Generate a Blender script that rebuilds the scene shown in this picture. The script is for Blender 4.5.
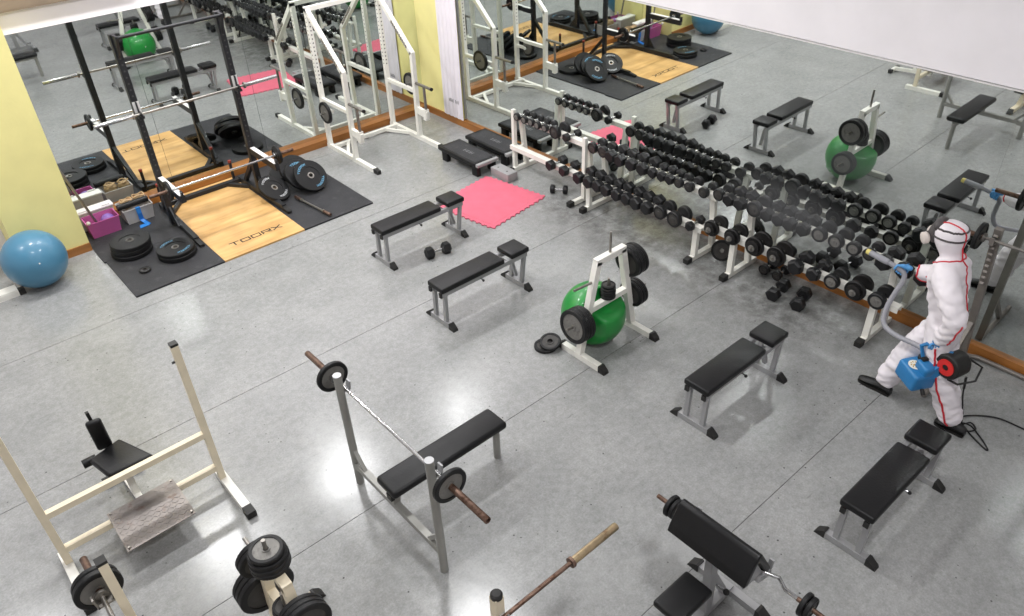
import bpy, bmesh, math, random
from mathutils import Vector, Matrix
from mathutils.bvhtree import BVHTree

for o in list(bpy.data.objects):
    bpy.data.objects.remove(o, do_unlink=True)
scene = bpy.context.scene
COL = scene.collection
PI = math.pi
XW, YW = 6.782, 9.992            # mirror planes of the right-hand and the back wall

# ------------------------------------------------------------------ camera
cam_data = bpy.data.cameras.new('camera')
cam = bpy.data.objects.new('camera', cam_data)
COL.objects.link(cam)
cam.matrix_world = Matrix(((0.750807, 0.407408, -0.519911, 0.0),
                           (-0.659688, 0.422981, -0.621208, 0.0),
                           (-0.033172, 0.809386, 0.586339, 4.7),
                           (0, 0, 0, 1)))
cam_data.sensor_fit = 'HORIZONTAL'
cam_data.sensor_width = 36.0
cam_data.lens = 27.181
cam_data.clip_start = 0.05
scene.camera = cam

# ------------------------------------------------------------------ world, light, exposure
world = bpy.data.worlds.new('world')
scene.world = world
world.use_nodes = True
world.node_tree.nodes['Background'].inputs[0].default_value = (0.75, 0.85, 1.0, 1)
world.node_tree.nodes['Background'].inputs[1].default_value = 0.05

def area_light(name, loc, size, power, color=(1, 1, 1)):
    d = bpy.data.lights.new(name, 'AREA')
    d.shape = 'RECTANGLE'
    d.size, d.size_y = size
    d.energy = power
    d.color = color
    o = bpy.data.objects.new(name, d)
    o.location = loc
    COL.objects.link(o)
    return o

LAMPS = [((1.46, 8.8, 5.2), 72), ((3.6, 8.8, 5.2), 80), ((-1.2, 8.8, 5.2), 55), ((5.9, 8.6, 5.2), 45), ((3.45, 5.1, 5.2), 62), ((0.6, 5.2, 5.2), 55), ((2.5, 0.6, 5.2), 75), ((-1.8, 0.8, 5.2), 45)]
for (lx, ly, lz), lp in LAMPS:
    area_light('ceiling_lamp_light', (lx, ly, lz), (0.62, 0.36), lp, (0.99, 0.99, 1.0))

vs = scene.view_settings
vs.view_transform = 'Standard'
vs.look = 'None'
vs.exposure = 0.55
vs.gamma = 1.0
vs.use_curve_mapping = False

# ------------------------------------------------------------------ materials
def S(r, g, b):
    def f(c):
        c /= 255.0
        return c / 12.92 if c <= 0.04045 else ((c + 0.055) / 1.055) ** 2.4
    return (f(r), f(g), f(b), 1.0)

def mat(name, col, rough=0.5, metal=0.0, var=0.12, vscale=9.0, bump=0.0, bscale=60.0, spec=0.5, dirt=None, dirt_amt=0.0, dscale=14.0, coat=0.0, trans=0.0, alpha=1.0, ior=1.45):
    m = bpy.data.materials.new(name)
    m.use_nodes = True
    nt = m.node_tree
    N, L = nt.nodes, nt.links
    b = N['Principled BSDF']
    b.inputs['Roughness'].default_value = rough
    b.inputs['Metallic'].default_value = metal
    b.inputs['Specular IOR Level'].default_value = spec
    b.inputs['Coat Weight'].default_value = coat
    b.inputs['Transmission Weight'].default_value = trans
    b.inputs['Alpha'].default_value = alpha
    b.inputs['IOR'].default_value = ior
    tc = N.new('ShaderNodeTexCoord')
    nz = N.new('ShaderNodeTexNoise')
    nz.inputs['Scale'].default_value = vscale
    nz.inputs['Detail'].default_value = 5
    L.new(tc.outputs['Object'], nz.inputs['Vector'])
    rp = N.new('ShaderNodeValToRGB')
    rp.color_ramp.elements[0].position = 0.3
    rp.color_ramp.elements[1].position = 0.7
    lo = tuple(c * (1 - var) for c in col[:3]) + (1,)
    hi = tuple(min(1, c * (1 + var)) for c in col[:3]) + (1,)
    rp.color_ramp.elements[0].color = lo
    rp.color_ramp.elements[1].color = hi
    L.new(nz.outputs['Fac'], rp.inputs['Fac'])
    out = rp.outputs['Color']
    if dirt:
        n2 = N.new('ShaderNodeTexNoise')
        n2.inputs['Scale'].default_value = dscale
        n2.inputs['Detail'].default_value = 8
        n2.inputs['Roughness'].default_value = 0.7
        L.new(tc.outputs['Object'], n2.inputs['Vector'])
        r2 = N.new('ShaderNodeValToRGB')
        r2.color_ramp.elements[0].position = 1 - dirt_amt - 0.05
        r2.color_ramp.elements[1].position = 1 - dirt_amt + 0.08
        L.new(n2.outputs['Fac'], r2.inputs['Fac'])
        mx = N.new('ShaderNodeMixRGB')
        L.new(r2.outputs['Color'], mx.inputs['Fac'])
        L.new(out, mx.inputs['Color1'])
        mx.inputs['Color2'].default_value = dirt
        out = mx.outputs['Color']
    L.new(out, b.inputs['Base Color'])
    if bump:
        n3 = N.new('ShaderNodeTexNoise')
        n3.inputs['Scale'].default_value = bscale
        n3.inputs['Detail'].default_value = 4
        L.new(tc.outputs['Object'], n3.inputs['Vector'])
        bp = N.new('ShaderNodeBump')
        bp.inputs['Strength'].default_value = bump
        bp.inputs['Distance'].default_value = 0.01
        L.new(n3.outputs['Fac'], bp.inputs['Height'])
        L.new(bp.outputs['Normal'], b.inputs['Normal'])
    return m

def floor_material():
    m = bpy.data.materials.new('grey_speckled_vinyl')
    m.use_nodes = True
    nt = m.node_tree
    N, L = nt.nodes, nt.links
    b = N['Principled BSDF']
    tc = N.new('ShaderNodeTexCoord')
    def noise(sc, det=4, rough=0.55, vec=None):
        n = N.new('ShaderNodeTexNoise')
        n.inputs['Scale'].default_value = sc
        n.inputs['Detail'].default_value = det
        n.inputs['Roughness'].default_value = rough
        L.new(vec or tc.outputs['Object'], n.inputs['Vector'])
        return n.outputs['Fac']
    def ramp(x, p0, p1, c0, c1):
        r = N.new('ShaderNodeValToRGB')
        r.color_ramp.elements[0].position = p0
        r.color_ramp.elements[1].position = p1
        r.color_ramp.elements[0].color = c0
        r.color_ramp.elements[1].color = c1
        L.new(x, r.inputs['Fac'])
        return r.outputs['Color']
    def mix(fac, a, bb, typ='MIX'):
        x = N.new('ShaderNodeMixRGB')
        x.blend_type = typ
        if isinstance(fac, float): x.inputs['Fac'].default_value = fac
        else: L.new(fac, x.inputs['Fac'])
        if isinstance(a, tuple): x.inputs['Color1'].default_value = a
        else: L.new(a, x.inputs['Color1'])
        if isinstance(bb, tuple): x.inputs['Color2'].default_value = bb
        else: L.new(bb, x.inputs['Color2'])
        return x.outputs['Color']
    W, K = (1, 1, 1, 1), (0, 0, 0, 1)
    base = ramp(noise(2.2, 5, 0.6), 0.3, 0.72, (0.255, 0.259, 0.256, 1), (0.315, 0.317, 0.313, 1))
    base = mix(1.0, base, ramp(noise(62, 5, 0.75), 0.36, 0.64, (0.85, 0.85, 0.85, 1), (1.13, 1.13, 1.13, 1)), 'MULTIPLY')
    base = mix(1.0, base, ramp(noise(17, 5, 0.7), 0.36, 0.64, (0.88, 0.88, 0.87, 1), (1.1, 1.1, 1.1, 1)), 'MULTIPLY')
    # small dark chips and scuffs
    vo = N.new('ShaderNodeTexVoronoi')
    vo.inputs['Scale'].default_value = 10.0
    L.new(tc.outputs['Object'], vo.inputs['Vector'])
    chip = ramp(vo.outputs['Distance'], 0.05, 0.085, W, K)
    gate = ramp(noise(1.6, 2), 0.46, 0.52, K, W)
    mp = N.new('ShaderNodeMath'); mp.operation = 'MULTIPLY'
    L.new(chip, mp.inputs[0]); L.new(gate, mp.inputs[1])
    base = mix(mp.outputs[0], base, (0.05, 0.05, 0.05, 1))
    # drag marks
    mg = N.new('ShaderNodeMapping')
    mg.inputs['Scale'].default_value = (3.0, 26.0, 1)
    mg.inputs['Rotation'].default_value = (0, 0, 0.5)
    L.new(tc.outputs['Object'], mg.inputs['Vector'])
    drag = ramp(noise(1.0, 6, 0.7, mg.outputs['Vector']), 0.645, 0.70, K, (0.6, 0.6, 0.6, 1))
    base = mix(drag, base, (0.13, 0.13, 0.127, 1))
    # pale worn patches
    worn = ramp(noise(0.75, 6, 0.62), 0.56, 0.72, K, (0.5, 0.5, 0.5, 1))
    base = mix(worn, base, (0.36, 0.365, 0.36, 1))
    # darker blotches under and in front of the dumbbell racks
    sep = N.new('ShaderNodeSeparateXYZ')
    L.new(tc.outputs['Object'], sep.inputs[0])
    gx = N.new('ShaderNodeMapRange'); gx.inputs[1].default_value = 5.55; gx.inputs[2].default_value = 6.0
    L.new(sep.outputs['X'], gx.inputs[0])
    gy = N.new('ShaderNodeMapRange'); gy.inputs[1].default_value = 7.0; gy.inputs[2].default_value = 6.2
    L.new(sep.outputs['Y'], gy.inputs[0])
    gz = N.new('ShaderNodeMapRange'); gz.inputs[1].default_value = 2.0; gz.inputs[2].default_value = 2.8
    L.new(sep.outputs['Y'], gz.inputs[0])
    m1 = N.new('ShaderNodeMath'); m1.operation = 'MULTIPLY'
    L.new(gx.outputs[0], m1.inputs[0]); L.new(gy.outputs[0], m1.inputs[1])
    m1b = N.new('ShaderNodeMath'); m1b.operation = 'MULTIPLY'
    L.new(m1.outputs[0], m1b.inputs[0]); L.new(gz.outputs[0], m1b.inputs[1])
    st = ramp(noise(5.0, 6, 0.7), 0.4, 0.62, K, (0.75, 0.75, 0.75, 1))
    m2 = N.new('ShaderNodeMath'); m2.operation = 'MULTIPLY'
    L.new(m1b.outputs[0], m2.inputs[0]); L.new(st, m2.inputs[1])
    base = mix(m2.outputs[0], base, (0.09, 0.088, 0.083, 1))
    L.new(base, b.inputs['Base Color'])
    rr = N.new('ShaderNodeMapRange')
    rr.inputs[3].default_value = 0.17; rr.inputs[4].default_value = 0.27
    L.new(noise(4.0, 5), rr.inputs[0])
    L.new(rr.outputs[0], b.inputs['Roughness'])
    b.inputs['Specular IOR Level'].default_value = 0.5
    bp = N.new('ShaderNodeBump')
    bp.inputs['Strength'].default_value = 0.06
    bp.inputs['Distance'].default_value = 0.004
    L.new(noise(55, 4), bp.inputs['Height'])
    L.new(bp.outputs['Normal'], b.inputs['Normal'])
    return m

def wood_material(name, c0, c1, scale, rough, axis=0, patch=0.0):
    m = bpy.data.materials.new(name)
    m.use_nodes = True
    nt = m.node_tree
    N, L = nt.nodes, nt.links
    b = N['Principled BSDF']
    tc = N.new('ShaderNodeTexCoord')
    mp = N.new('ShaderNodeMapping')
    s = [scale] * 3
    s[axis] = scale * 0.12
    mp.inputs['Scale'].default_value = s
    L.new(tc.outputs['Object'], mp.inputs['Vector'])
    nz = N.new('ShaderNodeTexNoise')
    nz.inputs['Scale'].default_value = 1.0
    nz.inputs['Detail'].default_value = 7
    nz.inputs['Distortion'].default_value = 0.8
    L.new(mp.outputs['Vector'], nz.inputs['Vector'])
    r = N.new('ShaderNodeValToRGB')
    r.color_ramp.elements[0].position = 0.32
    r.color_ramp.elements[1].position = 0.66
    r.color_ramp.elements[0].color = c0
    r.color_ramp.elements[1].color = c1
    L.new(nz.outputs['Fac'], r.inputs['Fac'])
    out = r.outputs['Color']
    if patch:
        n2 = N.new('ShaderNodeTexNoise'); n2.inputs['Scale'].default_value = 2.6; n2.inputs['Detail'].default_value = 4
        L.new(tc.outputs['Object'], n2.inputs['Vector'])
        r2 = N.new('ShaderNodeValToRGB')
        r2.color_ramp.elements[0].position = 0.35; r2.color_ramp.elements[1].position = 0.65
        r2.color_ramp.elements[0].color = (1 - patch, 1 - patch, 1 - patch, 1)
        r2.color_ramp.elements[1].color = (1 + patch * 0.4,) * 3 + (1,)
        L.new(n2.outputs['Fac'], r2.inputs['Fac'])
        mx = N.new('ShaderNodeMixRGB'); mx.blend_type = 'MULTIPLY'; mx.inputs['Fac'].default_value = 1
        L.new(out, mx.inputs['Color1']); L.new(r2.outputs['Color'], mx.inputs['Color2'])
        out = mx.outputs['Color']
    L.new(out, b.inputs['Base Color'])
    b.inputs['Roughness'].default_value = rough
    return m

M = {}
M['floor'] = floor_material()
M['gap'] = mat('dark_seam_filler', (0.07, 0.07, 0.068, 1), 0.8)
M['wall'] = mat('white_wall_paint', S(242, 238, 241), 0.7, var=0.03, vscale=3, bump=0.12, bscale=22)
M['ceiling'] = mat('ceiling_paint', S(200, 200, 200), 0.8, var=0.03)
M['yellow'] = mat('yellow_wall_paint', S(240, 230, 158), 0.6, var=0.05, vscale=3, bump=0.1, bscale=25, dirt=S(150, 140, 90), dirt_amt=0.26, dscale=11)
M['base'] = wood_material('varnished_orange_wood', S(132, 82, 34), S(168, 110, 54), 7, 0.35, 0)
M['base_y'] = wood_material('varnished_orange_wood_side', S(132, 82, 34), S(168, 110, 54), 7, 0.35, 1)
M['brownbeam'] = wood_material('old_brown_beam', S(110, 95, 80), S(150, 135, 118), 6, 0.6, 0)
M['ply'] = wood_material('pale_plywood', S(196, 152, 92), S(222, 180, 120), 8, 0.4, 0, 0.18)
M['mat'] = mat('black_rubber_mat', S(46, 46, 49), 0.62, var=0.2, vscale=5, bump=0.25, bscale=180, dirt=S(66, 66, 68), dirt_amt=0.38, dscale=7)
M['rubber'] = mat('black_rubber', S(20, 20, 21), 0.5, spec=0.4, var=0.15, bump=0.06, bscale=120)
M['hexrub'] = mat('dumbbell_rubber', S(19, 19, 21), 0.5, var=0.2, vscale=20, bump=0.1, bscale=140)
M['iron'] = mat('black_cast_iron', S(30, 29, 29), 0.45, 0.3, var=0.2, vscale=18, bump=0.1, bscale=90)
M['greyface'] = mat('grey_plate_face', S(120, 118, 114), 0.5, 0.3, var=0.15, vscale=16, bump=0.1, bscale=60, dirt=S(90, 88, 84), dirt_amt=0.4, dscale=20)
M['ironface'] = mat('dark_grey_plate_face', S(64, 62, 60), 0.5, 0.3, var=0.2, vscale=16, bump=0.1, bscale=60)
M['rustface'] = mat('rusty_brown_plate_face', S(92, 60, 56), 0.6, 0.2, var=0.3, vscale=16)
M['chrome'] = mat('worn_chrome', S(190, 190, 190), 0.22, 1.0, var=0.08, vscale=30)
M['rusty'] = mat('rusty_bar_steel', S(112, 90, 78), 0.45, 0.7, var=0.3, vscale=26, dirt=S(74, 50, 38), dirt_amt=0.46, dscale=18)
M['brass'] = mat('yellowed_steel_sleeve', S(182, 162, 130), 0.32, 0.85, var=0.2, vscale=22, dirt=S(130, 98, 66), dirt_amt=0.4, dscale=16)
M['steel'] = mat('dull_bar_steel', S(150, 146, 140), 0.35, 0.85, var=0.15, vscale=24)
M['silver'] = mat('silver_frame_paint', S(158, 158, 159), 0.38, 0.35, var=0.06)
M['greyframe'] = mat('grey_frame_paint', S(148, 147, 142), 0.42, 0.25, var=0.06)
M['cream'] = mat('cream_frame_paint', S(228, 216, 190), 0.42, var=0.06, dirt=S(150, 132, 100), dirt_amt=0.3, dscale=10)
M['white'] = mat('white_frame_paint', S(232, 230, 222), 0.4, var=0.04, dirt=S(150, 142, 128), dirt_amt=0.27, dscale=12)
M['leather'] = mat('black_leatherette', S(18, 18, 19), 0.42, spec=0.35, var=0.15, bump=0.1, bscale=60)
M['black'] = mat('black_rack_paint', S(32, 33, 36), 0.45, var=0.15)
M['cap'] = mat('black_plastic_cap', S(30, 29, 28), 0.55, var=0.15)
M['green'] = mat('green_vinyl_ball', S(28, 132, 54), 0.32, var=0.06, vscale=4, coat=0.2)
M['blue'] = mat('blue_vinyl_ball', S(70, 122, 150), 0.35, var=0.06, vscale=4, coat=0.2)
M['pink'] = mat('pink_foam', S(214, 104, 124), 0.8, var=0.06, vscale=6, bump=0.2, bscale=120)
M['alu'] = mat('worn_aluminium', S(136, 130, 126), 0.5, 0.6, var=0.14, vscale=10, dirt=S(120, 104, 96), dirt_amt=0.4, dscale=9)
M['pinkbox'] = mat('pink_translucent_plastic', S(196, 100, 160), 0.25, var=0.05, alpha=0.82)
M['clearbox'] = mat('milky_clear_plastic', S(205, 202, 200), 0.3, var=0.05, alpha=0.72)
M['whitebox'] = mat('white_plastic', S(226, 224, 222), 0.35, var=0.03)
M['purple'] = mat('purple_ball', S(128, 92, 170), 0.4, var=0.1)
M['sand'] = mat('sandy_canvas', S(176, 150, 116), 0.85, var=0.25, vscale=14, bump=0.4, bscale=40)
M['blueband'] = mat('blue_resistance_band', S(44, 120, 196), 0.45, var=0.08)
M['suit'] = mat('white_coverall_fabric', S(232, 226, 230), 0.75, var=0.04, vscale=7, bump=0.35, bscale=13)
M['red'] = mat('red_seam_tape', S(196, 40, 52), 0.55, var=0.08)
M['glove'] = mat('blue_nitrile_glove', S(82, 148, 204), 0.4, var=0.08)
M['mask'] = mat('dark_grey_mask', S(70, 66, 66), 0.5, var=0.2)
M['filter'] = mat('pale_mask_filter', S(214, 204, 196), 0.6, var=0.06)
M['skin'] = mat('skin', S(206, 160, 138), 0.5, var=0.06)
M['shoe'] = mat('black_shoe', S(24, 24, 25), 0.5, var=0.15)
M['tank'] = mat('blue_plastic_tank', S(44, 120, 176), 0.35, var=0.08, vscale=5)
M['redplastic'] = mat('red_plastic', S(206, 44, 40), 0.4, var=0.08)
M['hose'] = mat('grey_flexible_hose', S(150, 150, 156), 0.5, var=0.06)
M['yellowtip'] = mat('yellow_nozzle', S(222, 206, 120), 0.45, var=0.06)
M['cable'] = mat('black_cable', S(22, 22, 24), 0.5)
M['label'] = mat('cream_sticker', S(238, 234, 220), 0.5, var=0.02)
M['labelmark'] = mat('ochre_print', S(190, 150, 60), 0.5)
M['print'] = mat('black_print', S(44, 36, 30), 0.6, var=0.1)
M['whiteprint'] = mat('white_print', S(214, 216, 218), 0.6, var=0.05)
M['blueprint'] = mat('blue_print', S(110, 170, 205), 0.6, var=0.08)
M['greyprint'] = mat('grey_print', S(120, 120, 122), 0.6, var=0.08)
M['stepgrey'] = mat('grey_step_end', S(150, 150, 150), 0.5, var=0.06)
M['blockgrey'] = mat('grey_painted_block', S(152, 152, 152), 0.6, var=0.06)
M['orange'] = mat('orange_red_tip', S(140, 50, 40), 0.5)
M['sheet'] = mat('white_sheet', S(232, 226, 234), 0.6, var=0.03, vscale=3)
M['graypipe'] = mat('grey_pipe_paint', S(132, 126, 120), 0.4, 0.4, var=0.12)

mm = bpy.data.materials.new('mirror_glass')
mm.use_nodes = True
pb = mm.node_tree.nodes['Principled BSDF']
tcn = mm.node_tree.nodes.new('ShaderNodeTexCoord')
nzn = mm.node_tree.nodes.new('ShaderNodeTexNoise')
nzn.inputs['Scale'].default_value = 1.5
rmp = mm.node_tree.nodes.new('ShaderNodeValToRGB')
rmp.color_ramp.elements[0].color = (0.76, 0.80, 0.775, 1)
rmp.color_ramp.elements[1].color = (0.80, 0.84, 0.815, 1)
mm.node_tree.links.new(tcn.outputs['Object'], nzn.inputs['Vector'])
mm.node_tree.links.new(nzn.outputs['Fac'], rmp.inputs['Fac'])
mm.node_tree.links.new(rmp.outputs['Color'], pb.inputs['Base Color'])
pb.inputs['Metallic'].default_value = 1.0
pb.inputs['Roughness'].default_value = 0.015
M['mirror'] = mm

# ------------------------------------------------------------------ mesh helpers
V = Vector

def frame(d, up=None):
    d = V(d).normalized()
    up = V(up) if up is not None else (V((0, 0, 1)) if abs(d.z) < 0.95 else V((1, 0, 0)))
    a = up.cross(d)
    if a.length < 1e-6:
        a = V((1, 0, 0)).cross(d)
    a.normalize()
    b = d.cross(a).normalized()
    return a, b, d

class MB:
    def __init__(s):
        s.v, s.f = [], []
    def add(s, vs, fs):
        n = len(s.v)
        s.v += [V(p) for p in vs]
        s.f += [[i + n for i in f] for f in fs]
        return s
    def box(s, lo, hi):
        x0, y0, z0 = lo
        x1, y1, z1 = hi
        return s.add([(x0, y0, z0), (x1, y0, z0), (x1, y1, z0), (x0, y1, z0), (x0, y0, z1), (x1, y0, z1), (x1, y1, z1), (x0, y1, z1)],
                     [(3, 2, 1, 0), (4, 5, 6, 7), (0, 1, 5, 4), (1, 2, 6, 5), (2, 3, 7, 6), (3, 0, 4, 7)])
    def bar(s, p0, p1, w, h=None, up=None, taper=1.0):
        h = h or w
        p0, p1 = V(p0), V(p1)
        a, b, d = frame(p1 - p0, up)
        vs = []
        for p, k in ((p0, 1.0), (p1, taper)):
            for sa, sb in ((-1, -1), (1, -1), (1, 1), (-1, 1)):
                vs.append(p + a * sa * w / 2 * k + b * sb * h / 2 * k)
        return s.add(vs, [(3, 2, 1, 0), (4, 5, 6, 7), (0, 1, 5, 4), (1, 2, 6, 5), (2, 3, 7, 6), (3, 0, 4, 7)])
    def rbox(s, lo, hi, r, seg=3, tf=None):
        bm = bmesh.new()
        bmesh.ops.create_cube(bm, size=1.0)
        for v in bm.verts:
            v.co = V(((lo[i] + hi[i]) / 2 + v.co[i] * (hi[i] - lo[i]) for i in range(3)))
        bmesh.ops.bevel(bm, geom=bm.edges[:], offset=r, segments=seg, profile=0.5, affect='EDGES')
        return s.frombm(bm, tf)
    def frombm(s, bm, tf=None):
        bm.verts.index_update()
        vs = [v.co.copy() for v in bm.verts]
        if tf is not None:
            vs = [tf @ v for v in vs]
        fs = [[v.index for v in f.verts] for f in bm.faces]
        bm.free()
        return s.add(vs, fs)
    def tube(s, p0, p1, r, r2=None, n=14):
        return s.lathe(p0, V(p1) - V(p0), [(0, 0), (0, r), ((V(p1) - V(p0)).length, r2 if r2 is not None else r), ((V(p1) - V(p0)).length, 0)], n)
    def lathe(s, o, d, prof, n=20, closed=False, up=None, phase=0.0):
        o = V(o)
        a, b, d = frame(d, up)
        vs, rings = [], []
        for t, r in prof:
            if r <= 1e-7:
                rings.append([len(vs)])
                vs.append(o + d * t)
            else:
                rings.append(list(range(len(vs), len(vs) + n)))
                for i in range(n):
                    q = 2 * PI * i / n + phase
                    vs.append(o + d * t + (a * math.cos(q) + b * math.sin(q)) * r)
        fs = []
        pairs = list(zip(rings, rings[1:]))
        if closed:
            pairs.append((rings[-1], rings[0]))
        for A, B in pairs:
            for i in range(n):
                j = (i + 1) % n
                if len(A) == 1 and len(B) == 1:
                    continue
                if len(A) == 1:
                    fs.append((A[0], B[j], B[i]))
                elif len(B) == 1:
                    fs.append((A[i], A[j], B[0]))
                else:
                    fs.append((A[i], A[j], B[j], B[i]))
        return s.add(vs, fs)
    def path(s, pts, r, n=10, radii=None):
        pts = [V(p) for p in pts]
        vs, fs = [], []
        d0 = (pts[1] - pts[0]).normalized()
        a, b, _ = frame(d0)
        for i, p in enumerate(pts):
            d = ((pts[min(i + 1, len(pts) - 1)] - p).normalized() + (p - pts[max(i - 1, 0)]).normalized())
            d = d.normalized() if d.length > 1e-6 else d0
            a = (a - d * a.dot(d)).normalized()
            b = d.cross(a)
            rr = radii[i] if radii else r
            for k in range(n):
                q = 2 * PI * k / n
                vs.append(p + (a * math.cos(q) + b * math.sin(q)) * rr)
        for i in range(len(pts) - 1):
            for k in range(n):
                k2 = (k + 1) % n
                fs.append((i * n + k, i * n + k2, (i + 1) * n + k2, (i + 1) * n + k))
        fs.append(tuple(reversed(range(n))))
        fs.append(tuple(range((len(pts) - 1) * n, len(pts) * n)))
        return s.add(vs, fs)
    def ball(s, c, r, n=32, m=20, sq=(1, 1, 1)):
        c = V(c)
        n0 = len(s.v)
        prof = [(-math.cos(PI * i / m) * r, math.sin(PI * i / m) * r if 0 < i < m else 0) for i in range(m + 1)]
        s.lathe((0, 0, 0), (0, 0, 1), prof, n)
        for i in range(n0, len(s.v)):
            p = s.v[i]
            s.v[i] = c + V((p.x * sq[0], p.y * sq[1], p.z * sq[2]))
        return s
    def prism(s, poly, z0, z1):
        n = len(poly)
        vs = [(x, y, z0) for x, y in poly] + [(x, y, z1) for x, y in poly]
        fs = [tuple(reversed(range(n))), tuple(range(n, 2 * n))] + [(i, (i + 1) % n, n + (i + 1) % n, n + i) for i in range(n)]
        return s.add(vs, fs)
    def extr(s, poly3, d):
        n = len(poly3)
        d = V(d)
        vs = [V(p) for p in poly3] + [V(p) + d for p in poly3]
        fs = [tuple(reversed(range(n))), tuple(range(n, 2 * n))] + [(i, (i + 1) % n, n + (i + 1) % n, n + i) for i in range(n)]
        return s.add(vs, fs)
    def mesh(s, name, material, off=None, smooth=True, fix=True):
        me = bpy.data.meshes.new(name)
        vs = s.v if off is None else [v - off for v in s.v]
        me.from_pydata([tuple(v) for v in vs], [], s.f)
        if fix:
            bm = bmesh.new()
            bm.from_mesh(me)
            bmesh.ops.recalc_face_normals(bm, faces=bm.faces[:])
            bm.to_mesh(me)
            bm.free()
        me.materials.append(material)
        if smooth:
            me.shade_smooth()
            me.set_sharp_from_angle(angle=math.radians(38))
        me.update()
        return me

def link(name, me, parent=None):
    o = bpy.data.objects.new(name, me)
    COL.objects.link(o)
    if parent is not None:
        o.parent = parent
    return o

def tag(o, label=None, cat=None, group=None, kind=None):
    if label: o['label'] = label
    if cat: o['category'] = cat
    if group: o['group'] = group
    if kind: o['kind'] = kind
    return o

def thing(name, label, cat, loc=(0, 0, 0), rotz=0.0, group=None):
    o = bpy.data.objects.new(name, None)
    o.empty_display_size = 0.1
    COL.objects.link(o)
    o.location = loc
    o.rotation_euler = (0, 0, rotz)
    return tag(o, label, cat, group)

def rootloc(o):
    p = V((0, 0, 0))
    while o is not None:
        p = p + o.location
        o = o.parent
    return p

STUFF_PARTS = ('adjustment_holes', 'rim_lettering', 'catch_teeth', 'teeth', 'tread_studs', 'faint_print')

def part(name, mb, m, parent, w=False, smooth=True):
    """one part; w=True when the mesh was laid out in world coordinates"""
    off = rootloc(parent) if (w and parent is not None) else None
    o = link(name, mb.mesh(name, M[m], off, smooth), parent)
    if name in STUFF_PARTS:
        o['kind'] = 'stuff'
    return o

def struct(name, mb, m, label=None, parent=None):
    o = link(name, mb.mesh(name, M[m], None, False), parent)
    if parent is None:
        o['kind'] = 'structure'
        if label: o['label'] = label
    return o

# lettering made of strokes: polygons in a unit cell
STROKES = {'T': [((0, 1), (1, 1)), ((.5, 1), (.5, 0))],
           'O': [((0, 0), (1, 0)), ((1, 0), (1, 1)), ((1, 1), (0, 1)), ((0, 1), (0, 0))],
           'R': [((0, 0), (0, 1)), ((0, 1), (1, 1)), ((1, 1), (1, .45)), ((1, .45), (0, .45)), ((.5, .45), (1, 0))],
           'X': [((0, 0), (1, 1)), ((0, 1), (1, 0))]}

def letters(text, w, h, gap, t):
    quads, x = [], 0.0
    for ch in text:
        for (ax, ay), (bx, by) in STROKES.get(ch, []):
            a = V((x + ax * w, ay * h)); b = V((x + bx * w, by * h))
            d = (b - a).normalized(); nrm = V((-d.y, d.x)) * t / 2
            a2, b2 = a - d * t / 2, b + d * t / 2
            k = 5
            for i in range(k):
                p, q = a2.lerp(b2, i / k), a2.lerp(b2, (i + 1) / k)
                quads.append([p + nrm, p - nrm, q - nrm, q + nrm])
        x += w + gap
    return quads, x - gap

def ring_text(mb, o, d, up, R, text, w, h, gap, t, angles, lift):
    a, b, d = frame(d, up)
    quads, total = letters(text, w, h, gap, t)
    for ang in angles:
        for qd in quads:
            vs = []
            for p in qd:
                th = ang - (p.x - total / 2) / R
                rr = R + p.y
                vs.append(V(o) + d * lift + (a * math.cos(th) + b * math.sin(th)) * rr)
            mb.add(vs, [(0, 1, 2, 3)])

ORD = ['first', 'second', 'third', 'fourth', 'fifth', 'sixth', 'seventh', 'eighth', 'ninth', 'tenth', 'eleventh',
       'twelfth', 'thirteenth', 'fourteenth', 'fifteenth', 'sixteenth', 'seventeenth', 'eighteenth', 'nineteenth', 'twentieth']

# ------------------------------------------------------------------ the room
X0, Y0, ZC = -5.0, -3.5, 5.4
YM = 10.10                      # mirror plane of the back wall, behind the deep baseboard
floor = struct('floor', MB().box((X0, Y0, -0.15), (XW + 0.2, YM + 0.1, -0.004)), 'gap', 'grey speckled vinyl gym floor laid in long sheets')
seams = [Y0, -0.24, 1.76, 3.765, 5.69, 7.70, 9.70, YM + 0.1]
for i in range(len(seams) - 1):
    struct('floor_sheet', MB().box((X0, seams[i] + 0.0028, -0.004), (XW + 0.2, seams[i + 1] - 0.0028, 0.0)), 'floor', parent=floor)
struct('ceiling', MB().box((X0, Y0, ZC), (XW + 0.2, YM + 0.1, ZC + 0.1)), 'ceiling', 'plain pale ceiling above the gym')
struct('wall_left', MB().box((X0 - 0.1, Y0, 0), (X0, YM + 0.1, ZC)), 'wall', 'plain white side wall')
struct('wall_front', MB().box((X0, Y0 - 0.1, 0), (XW + 0.2, Y0, ZC)), 'wall', 'plain white wall behind the viewer')

wb = struct('wall_back', MB().box((X0, YM + 0.008, 0), (XW + 0.2, YM + 0.1, ZC)), 'gap', 'back wall lined with mirror panes below a white band')
wr = struct('wall_right', MB().box((XW + 0.05, Y0, 0), (XW + 0.2, YM + 0.1, ZC)), 'gap', 'right-hand wall lined with mirror panes below white plaster')
xs = [1.27, 2.659, 4.03, 5.40, XW + 0.02]
for i in range(4):
    struct('mirror_pane', MB().box((xs[i] + 0.002, YM, 0.09), (xs[i + 1] - 0.002, YM + 0.006, 2.38)), 'mirror', parent=wb)
struct('plaster_panel', MB().box((X0, YM - 0.004, 0.0), (1.27, YM + 0.006, 2.41)), 'wall', parent=wb)
struct('upper_plaster', MB().box((X0, YM - 0.012, 2.36), (XW, YM + 0.008, ZC)), 'wall', parent=wb)
struct('ledge_beam', MB().box((X0, YM - 0.10, 2.60), (2.9, YM - 0.012, 2.80)), 'brownbeam', parent=wb)
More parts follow.
